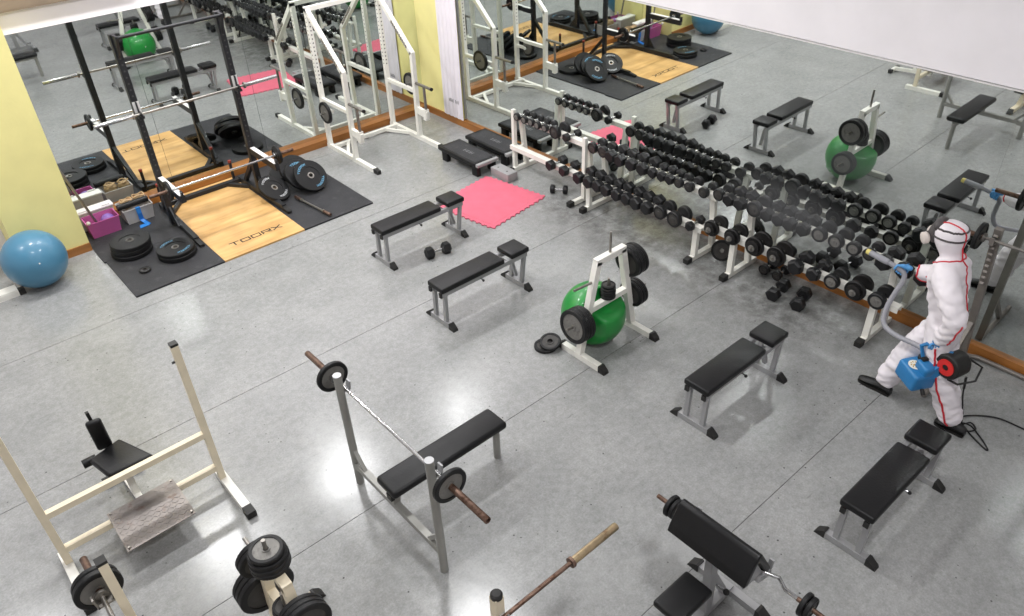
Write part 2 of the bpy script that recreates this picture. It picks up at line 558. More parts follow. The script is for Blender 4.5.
ys = [9.085, 7.655, 6.188, 4.722, 3.255, 1.788, 0.321, -1.146, -2.613, Y0]
TILT, LEAN = 0.009, 0.0065        # the glued panes are slightly out of true
for i in range(len(ys) - 1):
    hw = (ys[i] - ys[i + 1]) / 2 - 0.002
    yc = (ys[i] + ys[i + 1]) / 2
    dx = TILT * hw
    xc = XW + 0.014
    struct('mirror_pane', MB().extr([(xc + dx + LEAN * 1.17, yc - hw, 0.09), (xc - dx + LEAN * 1.17, yc + hw, 0.09), (xc - dx - LEAN * 1.17, yc + hw, 2.42), (xc + dx - LEAN * 1.17, yc - hw, 2.42)], (0.006, 0, 0)), 'mirror', parent=wr)
struct('yellow_plaster', MB().box((XW - 0.004, 9.085, 0.0), (XW + 0.05, YM - 0.002, 2.42)), 'yellow', parent=wr)
struct('upper_plaster', MB().box((XW - 0.012, Y0, 2.425), (XW + 0.05, YM - 0.012, ZC)), 'wall', parent=wr)
struct('mirror_trim', MB().box((XW - 0.014, Y0, 2.405), (XW + 0.004, 9.06, 2.418)), 'whitebox', parent=wr)
struct('baseboard_back', MB().box((1.33, YW - 0.012, 0.0), (XW - 0.024, YM, 0.098)), 'base', 'deep varnished orange wood baseboard under the back mirror')
struct('baseboard_right', MB().box((XW - 0.022, Y0, 0.0), (XW + 0.03, YM, 0.105)), 'base_y', 'varnished orange wood baseboard under the right-hand mirror')
col_ = struct('wall_column', MB().box((0.595, 9.372, 0.0), (1.325, YM - 0.005, ZC)), 'yellow', 'yellow painted column in front of the back mirror')
struct('column_skirting', MB().box((0.585, 9.354, 0.0), (1.327, 9.372, 0.10)), 'base', parent=col_)

# white sheet hanging beside the corner
t = thing('hanging_sheet', 'white sheet with faint print hanging on the yellow wall beside the corner', 'sheet', (XW - 0.015, 9.3, 0.1))
mb = MB()
n = 24
vs, fs = [], []
for j in range(2):
    for i in range(n + 1):
        y = 9.045 + 0.475 * i / n
        x = XW - 0.022 - 0.006 * math.sin(i * 1.3) - (0.003 if j else 0)
        vs += [(x, y, 0.108), (x, y, 2.42)]
for i in range(n):
    a = 2 * i
    fs.append((a, a + 2, a + 3, a + 1))
    b = 2 * (n + 1) + 2 * i
    fs.append((b, b + 1, b + 3, b + 2))
mb.add(vs, fs)
part('sheet_cloth', mb, 'sheet', t, True)
mb = MB()
for k, y in enumerate((9.36, 9.335, 9.31, 9.285, 9.26, 9.20, 9.17, 9.14)):
    mb.box((XW - 0.034, y - 0.007, 0.345), (XW - 0.033, y + 0.004, 0.40 if k % 3 else 0.385))
part('faint_print', mb, 'greyprint', t, True)

# ------------------------------------------------------------------ generic gym pieces
_cache = {}

def plate_meshes(r, th, hole, face, rim='rubber', lip=0.76, text=None):
    key = (r, th, hole, face, rim, lip, text)
    if key in _cache:
        return _cache[key]
    c = min(0.006, th * 0.2)
    rimm = MB().lathe((0, 0, -th / 2), (0, 0, 1), [(0, r * lip), (0, r - c), (c, r), (th - c, r), (th, r - c), (th, r * lip)], 30, closed=True)
    if face == rim:
        q = th * 0.36
    else:
        q = th * 0.32
    disc = MB().lathe((0, 0, 0), (0, 0, 1), [(-q, hole), (-q, r * (lip + 0.02)), (q, r * (lip + 0.02)), (q, hole)], 28, closed=True)
    hub = MB().lathe((0, 0, 0), (0, 0, 1), [(-th * .5, hole), (-th * .5, max(hole * 1.5, r * .2)), (th * .5, max(hole * 1.5, r * .2)), (th * .5, hole)], 20, closed=True)
    out = [('rim', rimm.mesh('plate_rim', M[rim])), ('disc', disc.mesh('plate_disc', M[face])), ('hub', hub.mesh('plate_hub', M[face if face != rim else 'steel']))]
    if text:
        tm = MB()
        for sgn in (1, -1):
            ring_text(tm, (0, 0, 0), (0, 0, sgn), (0, 1, 0), r * 0.68, 'TOORX', r * .12, r * .10, r * .05, r * .024, (PI / 2, -PI / 2), th / 2 + 0.0012)
        out.append(('rim_lettering', tm.mesh('plate_lettering', M[text], None, False, False)))
    _cache[key] = out
    return out

def plate(label, loc, axis, r, th, face='greyface', hole=0.026, rim='rubber', lip=0.76, text=None, group=None, name='weight_plate', spin=0.0):
    t = thing(name, label, 'weight plate', loc, 0, group)
    t.rotation_euler = (V(axis).to_track_quat('Z', 'Y').to_matrix() @ Matrix.Rotation(spin, 3, 'Z')).to_euler()
    for n_, me in plate_meshes(r, th, hole, face, rim, lip, text):
        o_ = link(n_, me, t)
        if n_ in STUFF_PARTS:
            o_['kind'] = 'stuff'
    return t

def barbell(label, p0, p1, shaft='chrome', sleeve='rusty', rs=0.0135, rl=0.021, sl=0.36, group=None, collar=0.038, hollow=True):
    """straight bar from end to end"""
    p0, p1 = V(p0), V(p1)
    d = (p1 - p0).normalized()
    mid = (p0 + p1) / 2
    t = thing('barbell', label, 'barbell', mid, 0, group)
    part('shaft', MB().tube(p0 + d * (sl - .02), p1 - d * (sl - .02), rs, n=12), shaft, t, True)
    for e, dd in ((p0, d), (p1, -d)):
        L = sl
        part('sleeve', MB().lathe(e, dd, [(0.015, 0), (0.015, rl * .6), (0, rl * .62), (0, rl - .002), (.003, rl), (L, rl), (L, 0)], 16), sleeve, t, True)
        part('collar_ring', MB().lathe(e + dd * (L - .002), dd, [(0, 0), (0, collar), (.018, collar), (.018, 0)], 18), shaft if shaft != 'black' else 'steel', t, True)
    return t

def hexhead(x0, x1, r):
    c = r * 0.22
    return MB().lathe((x0, 0, 0), (x1 - x0, 0, 0), [(0, 0), (0, r - c), (c, r), (abs(x1 - x0) - c, r), (abs(x1 - x0), r - c), (abs(x1 - x0), 0)], 6, phase=PI / 6)

def dumbbell_parts(kind, r):
    key = ('db', kind, r)
    if key in _cache:
        return _cache[key]
    out = []
    if kind == 'hex':
        hl = r * 1.25
        g = 0.06
        out.append(('handle', MB().tube((-g - .02, 0, 0), (g + .02, 0, 0), 0.0145, n=10).mesh('handle', M['chrome'])))
        for s in (-1, 1):
            out.append(('head', hexhead(s * g, s * (g + hl), r).mesh('head', M['hexrub'])))
    elif kind in ('round', 'pale'):          # rubber ring with a bright end face
        hl = 0.045 + r * 0.2
        g = 0.055
        out.append(('handle', MB().tube((-g - .02, 0, 0), (g + .02, 0, 0), 0.0145, n=10).mesh('handle', M['chrome'])))
        for s in (-1, 1):
            out.append(('head', MB().lathe((s * g, 0, 0), (s, 0, 0), [(0, 0), (0, r - .008), (.008, r), (hl - .008, r), (hl, r - .008), (hl, r * .7), (hl - .006, r * .68), (hl - .006, 0)], 22).mesh('head', M['hexrub'])))
            out.append(('end_cap', MB().lathe((s * (g + hl - .006), 0, 0), (s, 0, 0), [(0, 0), (0, r * .66), (.004, r * .66), (.004, r * .3), (.009, r * .26), (.009, 0)], 18).mesh('end_cap', M['ironface' if kind == 'round' else 'greyface'])))
    else:                           # 'loaded': a stack of discs of different size
        g = 0.055
        out.append(('handle', MB().tube((-g - .11, 0, 0), (g + .11, 0, 0), 0.0145, n=10).mesh('handle', M['steel'])))
        for s in (-1, 1):
            out.append(('disc', MB().lathe((s * g, 0, 0), (s, 0, 0), [(0, 0), (0, r - .006), (.006, r), (.034, r), (.04, r - .006), (.04, 0)], 24).mesh('disc', M['iron'])))
            out.append(('disc', MB().lathe((s * (g + .04), 0, 0), (s, 0, 0), [(0, 0), (0, r * .72), (.03, r * .72), (.034, r * .66), (.034, 0)], 22).mesh('disc', M['iron'])))
            out.append(('end_nut', MB().lathe((s * (g + .072), 0, 0), (s, 0, 0), [(0, 0), (0, r * .34), (.012, r * .34), (.014, r * .28), (.014, .012), (.024, .012), (.024, 0)], 14).mesh('end_nut', M['greyface'])))
    _cache[key] = out
    return out

def dumbbell(label, loc, kind, r, rotz=0.0, group=None, roll=0.0, tilt=0.0):
    t = thing('dumbbell', label, 'dumbbell', loc, 0, group)
    t.rotation_euler = (Matrix.Rotation(rotz, 3, 'Z') @ Matrix.Rotation(tilt, 3, 'Y') @ Matrix.Rotation(roll, 3, 'X')).to_euler()
    for n_, me in dumbbell_parts(kind, r):
        link(n_, me, t)
    return t

# ------------------------------------------------------------------ lifting platform
t = thing('lifting_platform', 'plywood and black rubber lifting platform with printed lettering under the black rack', 'platform', (2.88, 8.95, 0))
PX = [1.35, 2.372, 3.404, 4.395]
PY = [7.952, 8.925, 9.965]
for i in (0, 2):
    for j in range(2):
        x1 = PX[i + 1]
        x0 = PX[i]
        if i == 0 and j == 1:
            pb_ = MB().prism([(x0 - .02, PY[1] + .002), (x1 - .003, PY[1] + .002), (x1 - .003, PY[2]), (1.335, PY[2]), (1.335, 9.3), (x0 - .02, 9.3)], 0, .02)
        else:
            pb_ = MB().box((x0 - (.02 if i == 0 and j == 1 else 0), PY[j] + (.002 if j else 0), 0), (x1 - .003, PY[j + 1] - (.002 if not j else 0), .02))
        part('rubber_tile', pb_, 'mat', t, True, False)
for j in range(2):
    w = part('plywood_panel', MB().box((PX[1], PY[j] + (.0015 if j else 0), 0), (PX[2], PY[j + 1] - (.0015 if not j else 0), .022)), 'ply', t, True, False)
    if j == 0:
        quads, tot = letters('TOORX', .105, .07, .032, .017)
        mb = MB()
        for qd in quads:
            mb.add([(2.575 + p.x, 8.205 + p.y, .0225) for p in qd], [(0, 1, 2, 3)])
        part('lettering', mb, 'print', w, True, False)

# ------------------------------------------------------------------ black half rack
RT = 0.022
RY = 9.20
t = thing('squat_rack', 'tall black half rack with spotter arms standing on the plywood platform', 'squat rack', (2.87, RY, RT))
for s, x, xf in ((-1, 2.275, 2.315), (1, 3.455, 3.47)):
    u = part('upright', MB().bar((x, RY, RT + .03), (x, RY, 2.365), .07), 'black', t, True, False)
    mb = MB()
    for k in range(22):
        z = .78 + k * .07
        mb.tube((x, RY - .036, z), (x, RY - .0365, z), .011, n=8)
        mb.tube((x - .0355, RY, z), (x - .036, RY, z), .011, n=8)
    part('adjustment_holes', mb, 'gap', u, True)
    part('foot', MB().bar((xf + .03 * (-s), 9.80, RT + .035), (xf, 8.58, RT + .035), .06, .07), 'black', t, True, False)
    part('foot_cap', MB().bar((xf, 8.58, RT + .03), (xf, 8.44, RT + .012), .062, .05, taper=.85), 'cap', t, True, False)
    part('rear_gusset', MB().bar((x, RY + .03, .50), (xf - .02 * s, 9.62, RT + .06), .05, .05), 'black', t, True, False)
    part('front_gusset', MB().extr([(x - .01, RY - .03, .30), (x - .01, RY - .03, RT + .07), (x - .01, RY - .20, RT + .07)], (.02, 0, 0)), 'black', t, True, False)
    part('top_gusset', MB().extr([(x - .014, RY - .03, 2.365), (x - .014, RY - .03, 2.10), (x - .014, RY - .15, 2.34), (x - .014, RY - .15, 2.365)], (.028, 0, 0)), 'black', t, True, False)
    jc = part('j_cup', MB().bar((x, RY - .04, 1.462), (x, RY - .13, 1.462), .06, .03).bar((x, RY - .125, 1.47), (x, RY - .135, 1.53), .06, .014).bar((x, RY - .042, 1.44), (x, RY - .042, 1.63), .078, .012), 'black', t, True, False)
    part('liner', MB().box((x - .036, RY - .0505, 1.50), (x + .036, RY - .0482, 1.63)), 'whitebox', jc, True, False)
    a = part('spotter_arm', MB().bar((x, RY - .03, .655), (x, 8.47, .655), .055, .085).bar((x, 8.475, .67), (x, 8.475, .755), .055, .02), 'black', t, True, False)
    part('arm_liner', MB().box((x - .0285, 8.49, .698), (x + .0285, 9.14, .706)), 'whitebox', a, True, False)
    pg = part('band_peg', MB().tube((x - .10 * s, 9.80, RT + .05), (x - .10 * s, 9.80, .31), .02), 'black', t, True)
    part('peg_tip', MB().tube((x - .10 * s, 9.80, .31), (x - .10 * s, 9.80, .34), .023), 'orange', pg, True)
part('rear_beam', MB().bar((2.34, 9.76, RT + .03), (3.45, 9.76, RT + .03), .07, .05), 'black', t, True, False)
part('corner_brace', MB().bar((2.34, 9.45, RT + .025), (2.58, 9.74, RT + .025), .05, .04), 'black', t, True, False)
part('corner_brace', MB().bar((3.45, 9.45, RT + .025), (3.24, 9.74, RT + .025), .05, .04), 'black', t, True, False)
part('pull_up_bar', MB().tube((2.275, RY - .12, 2.345), (3.455, RY - .12, 2.345), .018), 'black', t, True)

barbell('chrome barbell with long sleeves resting in the upper cups of the black rack', (1.768, 9.11, 1.492), (3.965, 9.11, 1.500), 'steel', 'chrome', .014, .024, .42)
barbell('barbell lying low on the spotter arms of the black rack', (1.977, 8.67, .7205), (3.785, 8.67, .7205), 'chrome', 'rusty', .0145, .021, .24)
plate('black plate on the left end of the low barbell on the spotter arms', (2.196, 8.67, .7205), (1, 0, 0), .115, .035, 'rubber')
plate('black plate on the right end of the low barbell on the spotter arms', (3.568, 8.67, .7205), (1, 0, 0), .115, .035, 'rubber')

# plates lying on the left rubber tiles
for k in range(3):
    plate('bumper plate in the pile on the left rubber tile, %s' % ('bottom', 'middle', 'top')[k][0:] + ' of three', (1.66 + .006 * k, 8.93 - .004 * k, .02 + .03 + k * .055), (0.0, 0, 1), .225 if k else .232, .055 if k else .05,
          'rubber', .027, 'rubber', .55, group='bumper plates on the left tiles')
plate('black bumper plate with blue rim lettering lying by the left rack foot, upper of two', (2.03, 8.50, .10), (0, 0, 1), .215, .045, 'rubber', .027, 'rubber', .55, 'blueprint', spin=.4)
plate('plain black bumper plate lying under the blue lettered one by the left rack foot', (2.035, 8.50, .05), (0, 0, 1), .22, .055, 'rubber', .027, 'rubber', .55)
plate('tiny grey collar plate lying on the front left rubber tile', (1.615, 8.40, .034), (0, 0, 1), .065, .026, 'ironface', .022, 'iron', .6)
# plates leaning on the right
lean = V((.12, -.70, .70)).normalized()
plate('blue lettered bumper plate, front one leaning on the right rubber tiles', (4.03, 8.86, .202), lean, .225, .05, 'rubber', .027, 'rubber', .55, 'blueprint', spin=.5)
plate('blue lettered bumper plate, second one leaning on the right rubber tiles', (3.965, 9.0, .195), V((.18, -.66, .72)), .225, .05, 'rubber', .027, 'rubber', .55, 'blueprint', spin=-.2)
plate('black bumper plate at the back of the pile leaning on the right rubber tiles', (3.97, 9.15, .205), V((.15, -.66, .72)), .225, .055, 'rubber', .027, 'rubber', .55)
plate('black bumper plate lying flat behind the leaning pile on the right rubber tiles', (3.98, 9.50, .05), (0, 0, 1), .225, .055, 'rubber', .027, 'rubber', .55)
plate('black bumper plate with white lettering leaning on the right foot of the rack', (3.54, 8.95, .165), V((.30, -.50, .82)), .21, .045, 'rubber', .027, 'rubber', .55, 'whiteprint', spin=.1)
t = barbell('short steel bar with rusty end lying on the right rubber tiles', (3.72, 8.76, .048), (3.80, 8.0, .048), 'steel', 'rusty', .014, .02, .14, collar=.026)

# boxes between the column and the rack
def open_box(name, label, cat, x0, y0, x1, y1, z0, h, m, rim=.012, flare=.02):
    t = thing(name, label, cat, ((x0 + x1) / 2, (y0 + y1) / 2, z0))
    th = .006
    mb = MB()
    o0 = [(x0 + flare, y0 + flare), (x1 - flare, y0 + flare), (x1 - flare, y1 - flare), (x0 + flare, y1 - flare)]
    o1 = [(x0, y0), (x1, y0), (x1, y1), (x0, y1)]
    i1 = [(x0 + th, y0 + th), (x1 - th, y0 + th), (x1 - th, y1 - th), (x0 + th, y1 - th)]
    i0 = [(x + (th if k in (0, 3) else -th), y + (th if k < 2 else -th)) for k, (x, y) in enumerate(o0)]
    vs = [(x, y, z0) for x, y in o0] + [(x, y, z0 + h) for x, y in o1] + [(x, y, z0 + h) for x, y in i1] + [(x, y, z0 + th) for x, y in i0]
    fs = [(3, 2, 1, 0), (12, 13, 14, 15)]
    for a in (0, 4, 8):
        for k in range(4):
            fs.append((a + k, a + (k + 1) % 4, a + 4 + (k + 1) % 4, a + 4 + k))
    mb.add(vs, fs)
    part('body', mb, m, t, True, False)
    part('rim', MB().bar((x0, y0, z0 + h), (x1, y0, z0 + h), rim, rim).bar((x0, y1, z0 + h), (x1, y1, z0 + h), rim, rim)
         .bar((x0, y0, z0 + h), (x0, y1, z0 + h), rim, rim).bar((x1, y0, z0 + h), (x1, y1, z0 + h), rim, rim), m, t, True, False)
    return t

open_box('storage_box', 'pink translucent plastic box holding a purple ball by the yellow column', 'box', 1.40, 9.55, 1.77, 9.80, .022, .20, 'pinkbox')
t = thing('purple_ball', 'purple ball lying in the pink box', 'ball', (1.665, 9.68, .04))
part('ball_skin', MB().ball((1.665, 9.68, .145), .085, 24, 14), 'purple', t, True)
part('valve_plug', MB().tube((1.665, 9.60, .175), (1.665, 9.592, .178), .008, n=8), 'whitebox', t, True)
t = thing('lidded_box', 'white lidded plastic box between the pink box and the mirror', 'box', (1.58, 9.885, .022))
part('body', MB().rbox((1.37, 9.825, .022), (1.80, 9.955, .25), .012), 'clearbox', t, True)
part('lid', MB().rbox((1.36, 9.815, .25), (1.81, 9.962, .275), .008), 'whitebox', t, True)
for x in (1.45, 1.72):
    part('clip', MB().bar((x - .05, 9.83, .283), (x + .05, 9.83, .283), .016, .014), 'whitebox', t, True, False)
open_box('storage_box', 'milky clear plastic box with straps and a foam roller beside the pink box', 'box', 1.84, 9.60, 2.20, 9.90, .022, .19, 'clearbox')
t = thing('foam_roller', 'black foam roller laid across the clear plastic box', 'roller', (2.0, 9.66, .23))
part('roller_foam', MB().lathe((1.80, 9.66, .262), (1, 0.02, 0), [(0, .014), (0, .032), (.006, .038), (.376, .038), (.38, .032), (.38, .014)], 20, closed=True), 'rubber', t, True)
part('core_tube', MB().lathe((1.798, 9.66, .262), (1, 0.02, 0), [(0, .010), (0, .0135), (.388, .0135), (.388, .010)], 14, closed=True), 'cap', t, True)
random.seed(4)
for k, (bx, by, bz, br, lb) in enumerate(((1.95, 9.80, .215, .085, 'sandy canvas strap bundle heaped at the left of the clear box'), (2.115, 9.82, .22, .075, 'sandy canvas strap bundle heaped at the right of the clear box'))):
    t = thing('strap_bundle', lb, 'strap', (bx, by, .1), group='straps in the clear box')
    mb = MB().ball((bx, by, bz), br, 18, 12, (1, .8, .7))
    for i, v in enumerate(mb.v):
        mb.v[i] = v + V((random.uniform(-1, 1), random.uniform(-1, 1), random.uniform(-1, 1))) * .009
    part('canvas', mb, 'sand', t, True)
    part('cord_loop', MB().path([(bx + .07 * math.cos(q), by + .05 * math.sin(q), bz + .055 + .012 * math.sin(3 * q)) for q in [i * 2 * PI / 14 for i in range(15)]], .009, 8), 'sand', t, True)
t = thing('resistance_band', 'blue resistance band hanging over the front of the clear box', 'band', (1.99, 9.58, .1))
part('band_strip', MB().extr([(1.985, 9.612, .222), (1.985, 9.58, .222), (1.985, 9.578, .14), (1.99, 9.595, .05), (2.0, 9.56, .028), (2.02, 9.45, .026), (2.02, 9.45, .029), (2.002, 9.563, .032), (1.992, 9.60, .055), (1.987, 9.584, .142), (1.987, 9.588, .217), (1.987, 9.612, .217)], (.055, 0, 0)), 'blueband', t, True, False)
part('band_end', MB().extr([(1.93, 9.42, .024), (1.95, 9.50, .024), (2.06, 9.50, .024), (2.05, 9.43, .024)], (0, 0, .005)), 'blueband', t, True, False)
t = thing('steel_pole', 'bare steel pole standing in the pink box and leaning on the yellow column', 'pole', (1.57, 9.72, .03))
part('shaft', MB().tube((1.56, 9.70, .035), (1.345, 9.72, 1.02), .016), 'steel', t, True)
part('end_plug', MB().tube((1.345, 9.72, 1.02), (1.342, 9.72, 1.03), .0165), 'cap', t, True)
t = thing('steel_pole', 'short pole with pale knob end tilted over the rim of the pink box', 'pole', (1.45, 9.62, .03))
part('shaft', MB().tube((1.49, 9.765, .035), (1.42, 9.535, .25), .011), 'steel', t, True)
part('knob', MB().ball((1.418, 9.533, .253), .024, 14, 10), 'filter', t, True)

# blue gym ball and the machine foot beside the column
t = thing('gym_ball', 'blue gym ball on the floor in front of the yellow column', 'gym ball', (0.70, 8.99, 0))
part('ball_skin', MB().ball((0.70, 8.99, .318), .325, 40, 26, (1, 1, .98)), 'blue', t, True)
part('valve_plug', MB().tube((0.70, 8.68, .40), (0.70, 8.672, .403), .008, n=8), 'whitebox', t, True)
t = thing('weight_machine', 'white machine frame with black foot cap at the left edge behind the blue ball', 'machine', (0.15, 8.95, 0))
part('foot', MB().bar((-.5, 8.95, .03), (0.42, 8.95, .03), .07, .06), 'white', t, True, False)
part('foot_cap', MB().bar((0.42, 8.95, .032), (0.485, 8.95, .03), .075, .064), 'cap', t, True, False)
part('side_panel', MB().box((-.6, 9.05, .0), (0.16, 9.09, .32)), 'white', t, True, False)
part('side_beam', MB().bar((0.22, 9.02, .03), (0.22, 9.55, .03), .06), 'white', t, True, False)
part('link_plate', MB().box((0.14, 8.92, .055), (0.42, 9.06, .075)), 'white', t, True, False)
part('upright', MB().bar((-.25, 9.25, .0), (-.25, 9.25, 1.9), .07), 'white', t, True, False)

# ------------------------------------------------------------------ white rack in the corner
t = thing('squat_rack', 'white angular squat rack standing against the corner of the mirrors', 'squat rack', (5.48, 9.5, 0))
for s, x in ((-1, 4.92), (1, 6.035)):
    yb = 9.90
    u = part('rear_upright', MB().bar((x, yb, .06), (x, yb, 1.985), .06), 'white', t, True, False)
    mb = MB()
    for k in range(17):
        mb.tube((x, yb - .031, .98 + k * .055), (x, yb - .0315, .98 + k * .055), .010, n=8)
        mb.tube((x + .031 * -1, yb, .98 + k * .055), (x - .0315, yb, .98 + k * .055), .010, n=8)
    part('adjustment_holes', mb, 'gap', u, True)
    part('front_upright', MB().bar((x, 9.19, .06), (x, 9.165, 1.30), .06), 'white', t, True, False)
    dg = part('slanted_post', MB().bar((x, 9.165, 1.28), (x, yb, 1.97), .06), 'white', t, True, False)
    mb = MB()
    for k in range(10):
        p = V((x, 9.165, 1.28)).lerp(V((x, yb, 1.97)), .12 + k * .045)
        mb.bar(p + V((-.031, 0, -.018)), p + V((-.04, -.0, .022)), .016, .016)
    part('catch_teeth', mb, 'steel', dg, True, False)
    part('foot', MB().bar((x, 9.95, .03), (x, 8.69, .03), .06), 'white', t, True, False)
    part('foot_cap', MB().bar((x, 8.70, .033), (x, 8.60, .026), .066, .064, taper=.85), 'cap', t, True, False)
    part('side_bar', MB().bar((x, yb, .735), (x, 9.18, .735), .05), 'white', t, True, False)
    h = part('bar_hook', MB().tube((x, 9.16, .86), (x, 8.78, .86), .022).tube((x, 8.96, .86), (x, 8.96, .40), .02), 'steel', t, True)
    part('hook_end', MB().tube((x, 8.785, .86), (x, 8.765, .86), .024), 'cap', h, True)
    part('hook_sleeve', MB().bar((x, 9.17, .46), (x, 8.92, .44), .05, .10).bar((x, 8.965, .36), (x, 8.965, .52), .065), 'white', t, True, False)
    part('diagonal_brace', MB().bar((x, 9.40, .03), (x - s * .22, 9.76, .045), .045), 'white', t, True, False)
    part('plate_peg', MB().tube((x, 9.70 if s < 0 else 9.42, .61 if s < 0 else .765), (x + s * .18, 9.70 if s < 0 else 9.42, .61 if s < 0 else .765), .014), 'chrome', t, True)
part('rear_crossbar', MB().bar((4.92, 9.78, .045), (6.035, 9.78, .045), .05), 'white', t, True, False)
part('top_beam', MB().bar((4.89, 9.90, 1.975), (6.065, 9.90, 1.975), .06, .055), 'white', t, True, False)
part('peg_bracket', MB().bar((4.92, 9.90, .61), (4.92, 9.66, .61), .04), 'white', t, True, False)
plate('grey faced plate hanging on the left peg of the white corner rack', (4.83, 9.70, .61), (1, 0, 0), .155, .04, 'greyface', .016)
plate('grey faced plate hanging on the right peg of the white corner rack', (6.12, 9.42, .765), (1, 0, 0), .16, .04, 'greyface', .016)

# ------------------------------------------------------------------ steps, block and foam mat by the corner
def step(label, x0, y0, x1, y1, z):
    t = thing('aerobic_step', label, 'step', ((x0 + x1) / 2, (y0 + y1) / 2, 0), group='aerobic steps')
    d = part('deck', MB().rbox((x0, y0 + .06, z - .055), (x1, y1, z), .014), 'rubber', t, True)
    part('end_strip', MB().rbox((x0 + .005, y0 + .005, z - .05), (x1 - .005, y0 + .062, z - .004), .01), 'stepgrey', t, True)
    part('tread', MB().box((x0 + .035, y0 + .10, z - .001), (x1 - .035, y1 - .05, z + .003)), 'mat', t, True, False)
    mb = MB()
    for k in range(6):
        yy = (y0 + y1) / 2 - .10 + k * .034
        mb.box(((x0 + x1) / 2 - .03, yy, z + .0032), ((x0 + x1) / 2 + .03, yy + (.018 if k % 2 else .011), z + .0036))
    part('faint_print', mb, 'greyprint', d, True, False)
    for yy in (y0 + .05, y1 - .16):
        for xx in (x0 + .02, x1 - .09):
            part('leg', MB().rbox((xx, yy, 0), (xx + .07, yy + .12, z - .05), .012), 'rubber', t, True)
    part('side_skirt', MB().rbox((x0 + .03, y0 + .2, z - .10), (x1 - .03, y1 - .2, z - .05), .01), 'rubber', t, True)

step('black aerobic step with grey end beside the white corner rack, farther from the wall mirror', 5.80, 7.52, 6.18, 8.40, .20)
step('black aerobic step with grey end close to the wall mirror', 6.30, 7.50, 6.68, 8.43, .20)
t = thing('grey_block', 'grey metal block with two holes beside the foam mat and the steps', 'block', (6.08, 7.32, 0))
part('body', MB().rbox((6.0, 7.14, 0), (6.17, 7.50, .12), .006, 2), 'blockgrey', t, True)
for yy in (7.24, 7.42):
    part('hole', MB().tube((6.07, yy, .1195), (6.07, yy, .1205), .014), 'gap', t, True)

t = thing('foam_mat', 'pink interlocking foam mat with toothed edges on the floor', 'mat', (5.495, 6.93, 0))
cs = [V((5.92, 7.49)), V((4.92, 7.34)), V((5.08, 6.37)), V((6.08, 6.52))]
poly = []
for k in range(4):
    a, b = cs[k], cs[(k + 1) % 4]
    d = (b - a).normalized()
    nrm = V((d.y, -d.x))
    nt_ = 11
    for i in range(nt_):
        f0, f1 = i / nt_, (i + .5) / nt_
        poly += [a.lerp(b, f0 + .0), a.lerp(b, f0 + .12 / nt_) + nrm * .022, a.lerp(b, f1 - .12 / nt_) + nrm * .022, a.lerp(b, f1)]
poly = [(p.x, p.y) for p in poly]
part('foam_sheet', MB().prism(poly, 0, .014), 'pink', t, True, False)
mb = MB()
mb.prism([(p.x, p.y) for p in [cs[k].lerp(sum(cs, V((0, 0))) / 4, .1) for k in range(4)]], .0138, .0155)
part('raised_field', mb, 'pink', t, True, False)

# ------------------------------------------------------------------ dumbbell racks along the right-hand mirror
UX, LX = 6.46, 6.245            # handle lines of the upper and the lower tier

def dumbbell_rack(label, y0, y1, posts, zu, zl, inset=(), LX=LX, UX=6.46):
    """y0 < y1: ends of the tiers; posts: y of the end frames"""
    t = thing('dumbbell_rack', label, 'dumbbell rack', ((6.4), (y0 + y1) / 2, 0), group='white dumbbell racks')
    part('upper_tier', MB().box((UX - .042, y0, zu - .045), (UX + .042, y1, zu - .0155)).box((UX - .042, y0, zu - .075), (UX - .034, y1, zu - .045)).box((UX + .034, y0, zu - .075), (UX + .042, y1, zu - .045)), 'white', t, True, False)
    yl = y0 + (.12 if y1 - y0 > 2 else 0)
    part('lower_tier', MB().box((LX - .042, yl, zl - .045), (LX + .042, y1, zl - .0155)).box((LX - .042, yl, zl - .075), (LX - .034, y1, zl - .045)).box((LX + .034, yl, zl - .075), (LX + .042, y1, zl - .045)), 'white', t, True, False)
    for y in posts:
        x0 = 6.20 if y in inset else 6.10
        part('foot', MB().bar((x0 + .07, y, .03), (6.70, y, .03), .055, .055), 'white', t, True, False)
        part('foot_cap', MB().bar((x0, y, .028), (x0 + .08, y, .033), .062, .06, taper=1.1), 'cap', t, True, False)
        if LX < 6.3: part('front_post', MB().bar((LX, y, .05), (LX, y, zl - .046), .06, .05), 'white', t, True, False)
        part('rear_post', MB().bar((UX + .11, y, .05), (UX + .03, y, zu - .05), .06, .05), 'white', t, True, False)
        part('tier_brace', MB().bar((LX + .03, y, zl - .07), (UX + .09, y, zl - .07), .04), 'white', t, True, False)
    return t

ZUS, ZUA, ZLA, ZUC, ZLC = .788, .763, .452, .814, .53   # upper short, upper, lower, upper and lower of the last rack
# the short rack has straight posts that rise beside the upper tier
ta = dumbbell_rack('short white dumbbell rack beside the foam mat, nearest the corner', 6.07, 7.42, (6.11, 7.36), ZUS, .388, (7.36,), 6.332, 6.42)
for y in (6.08, 7.39):
    part('end_post', MB().bar((6.345, y - .005, .05), (6.345, y - .005, .865), .05, .05), 'white', ta, True, False)
dumbbell_rack('middle white dumbbell rack with hex dumbbells', 4.19, 6.035, (4.27, 5.89), ZUA, ZLA)
dumbbell_rack('white dumbbell rack nearest the person in coveralls', 1.90, 4.16, (3.79, 2.24), ZUC, ZLC)

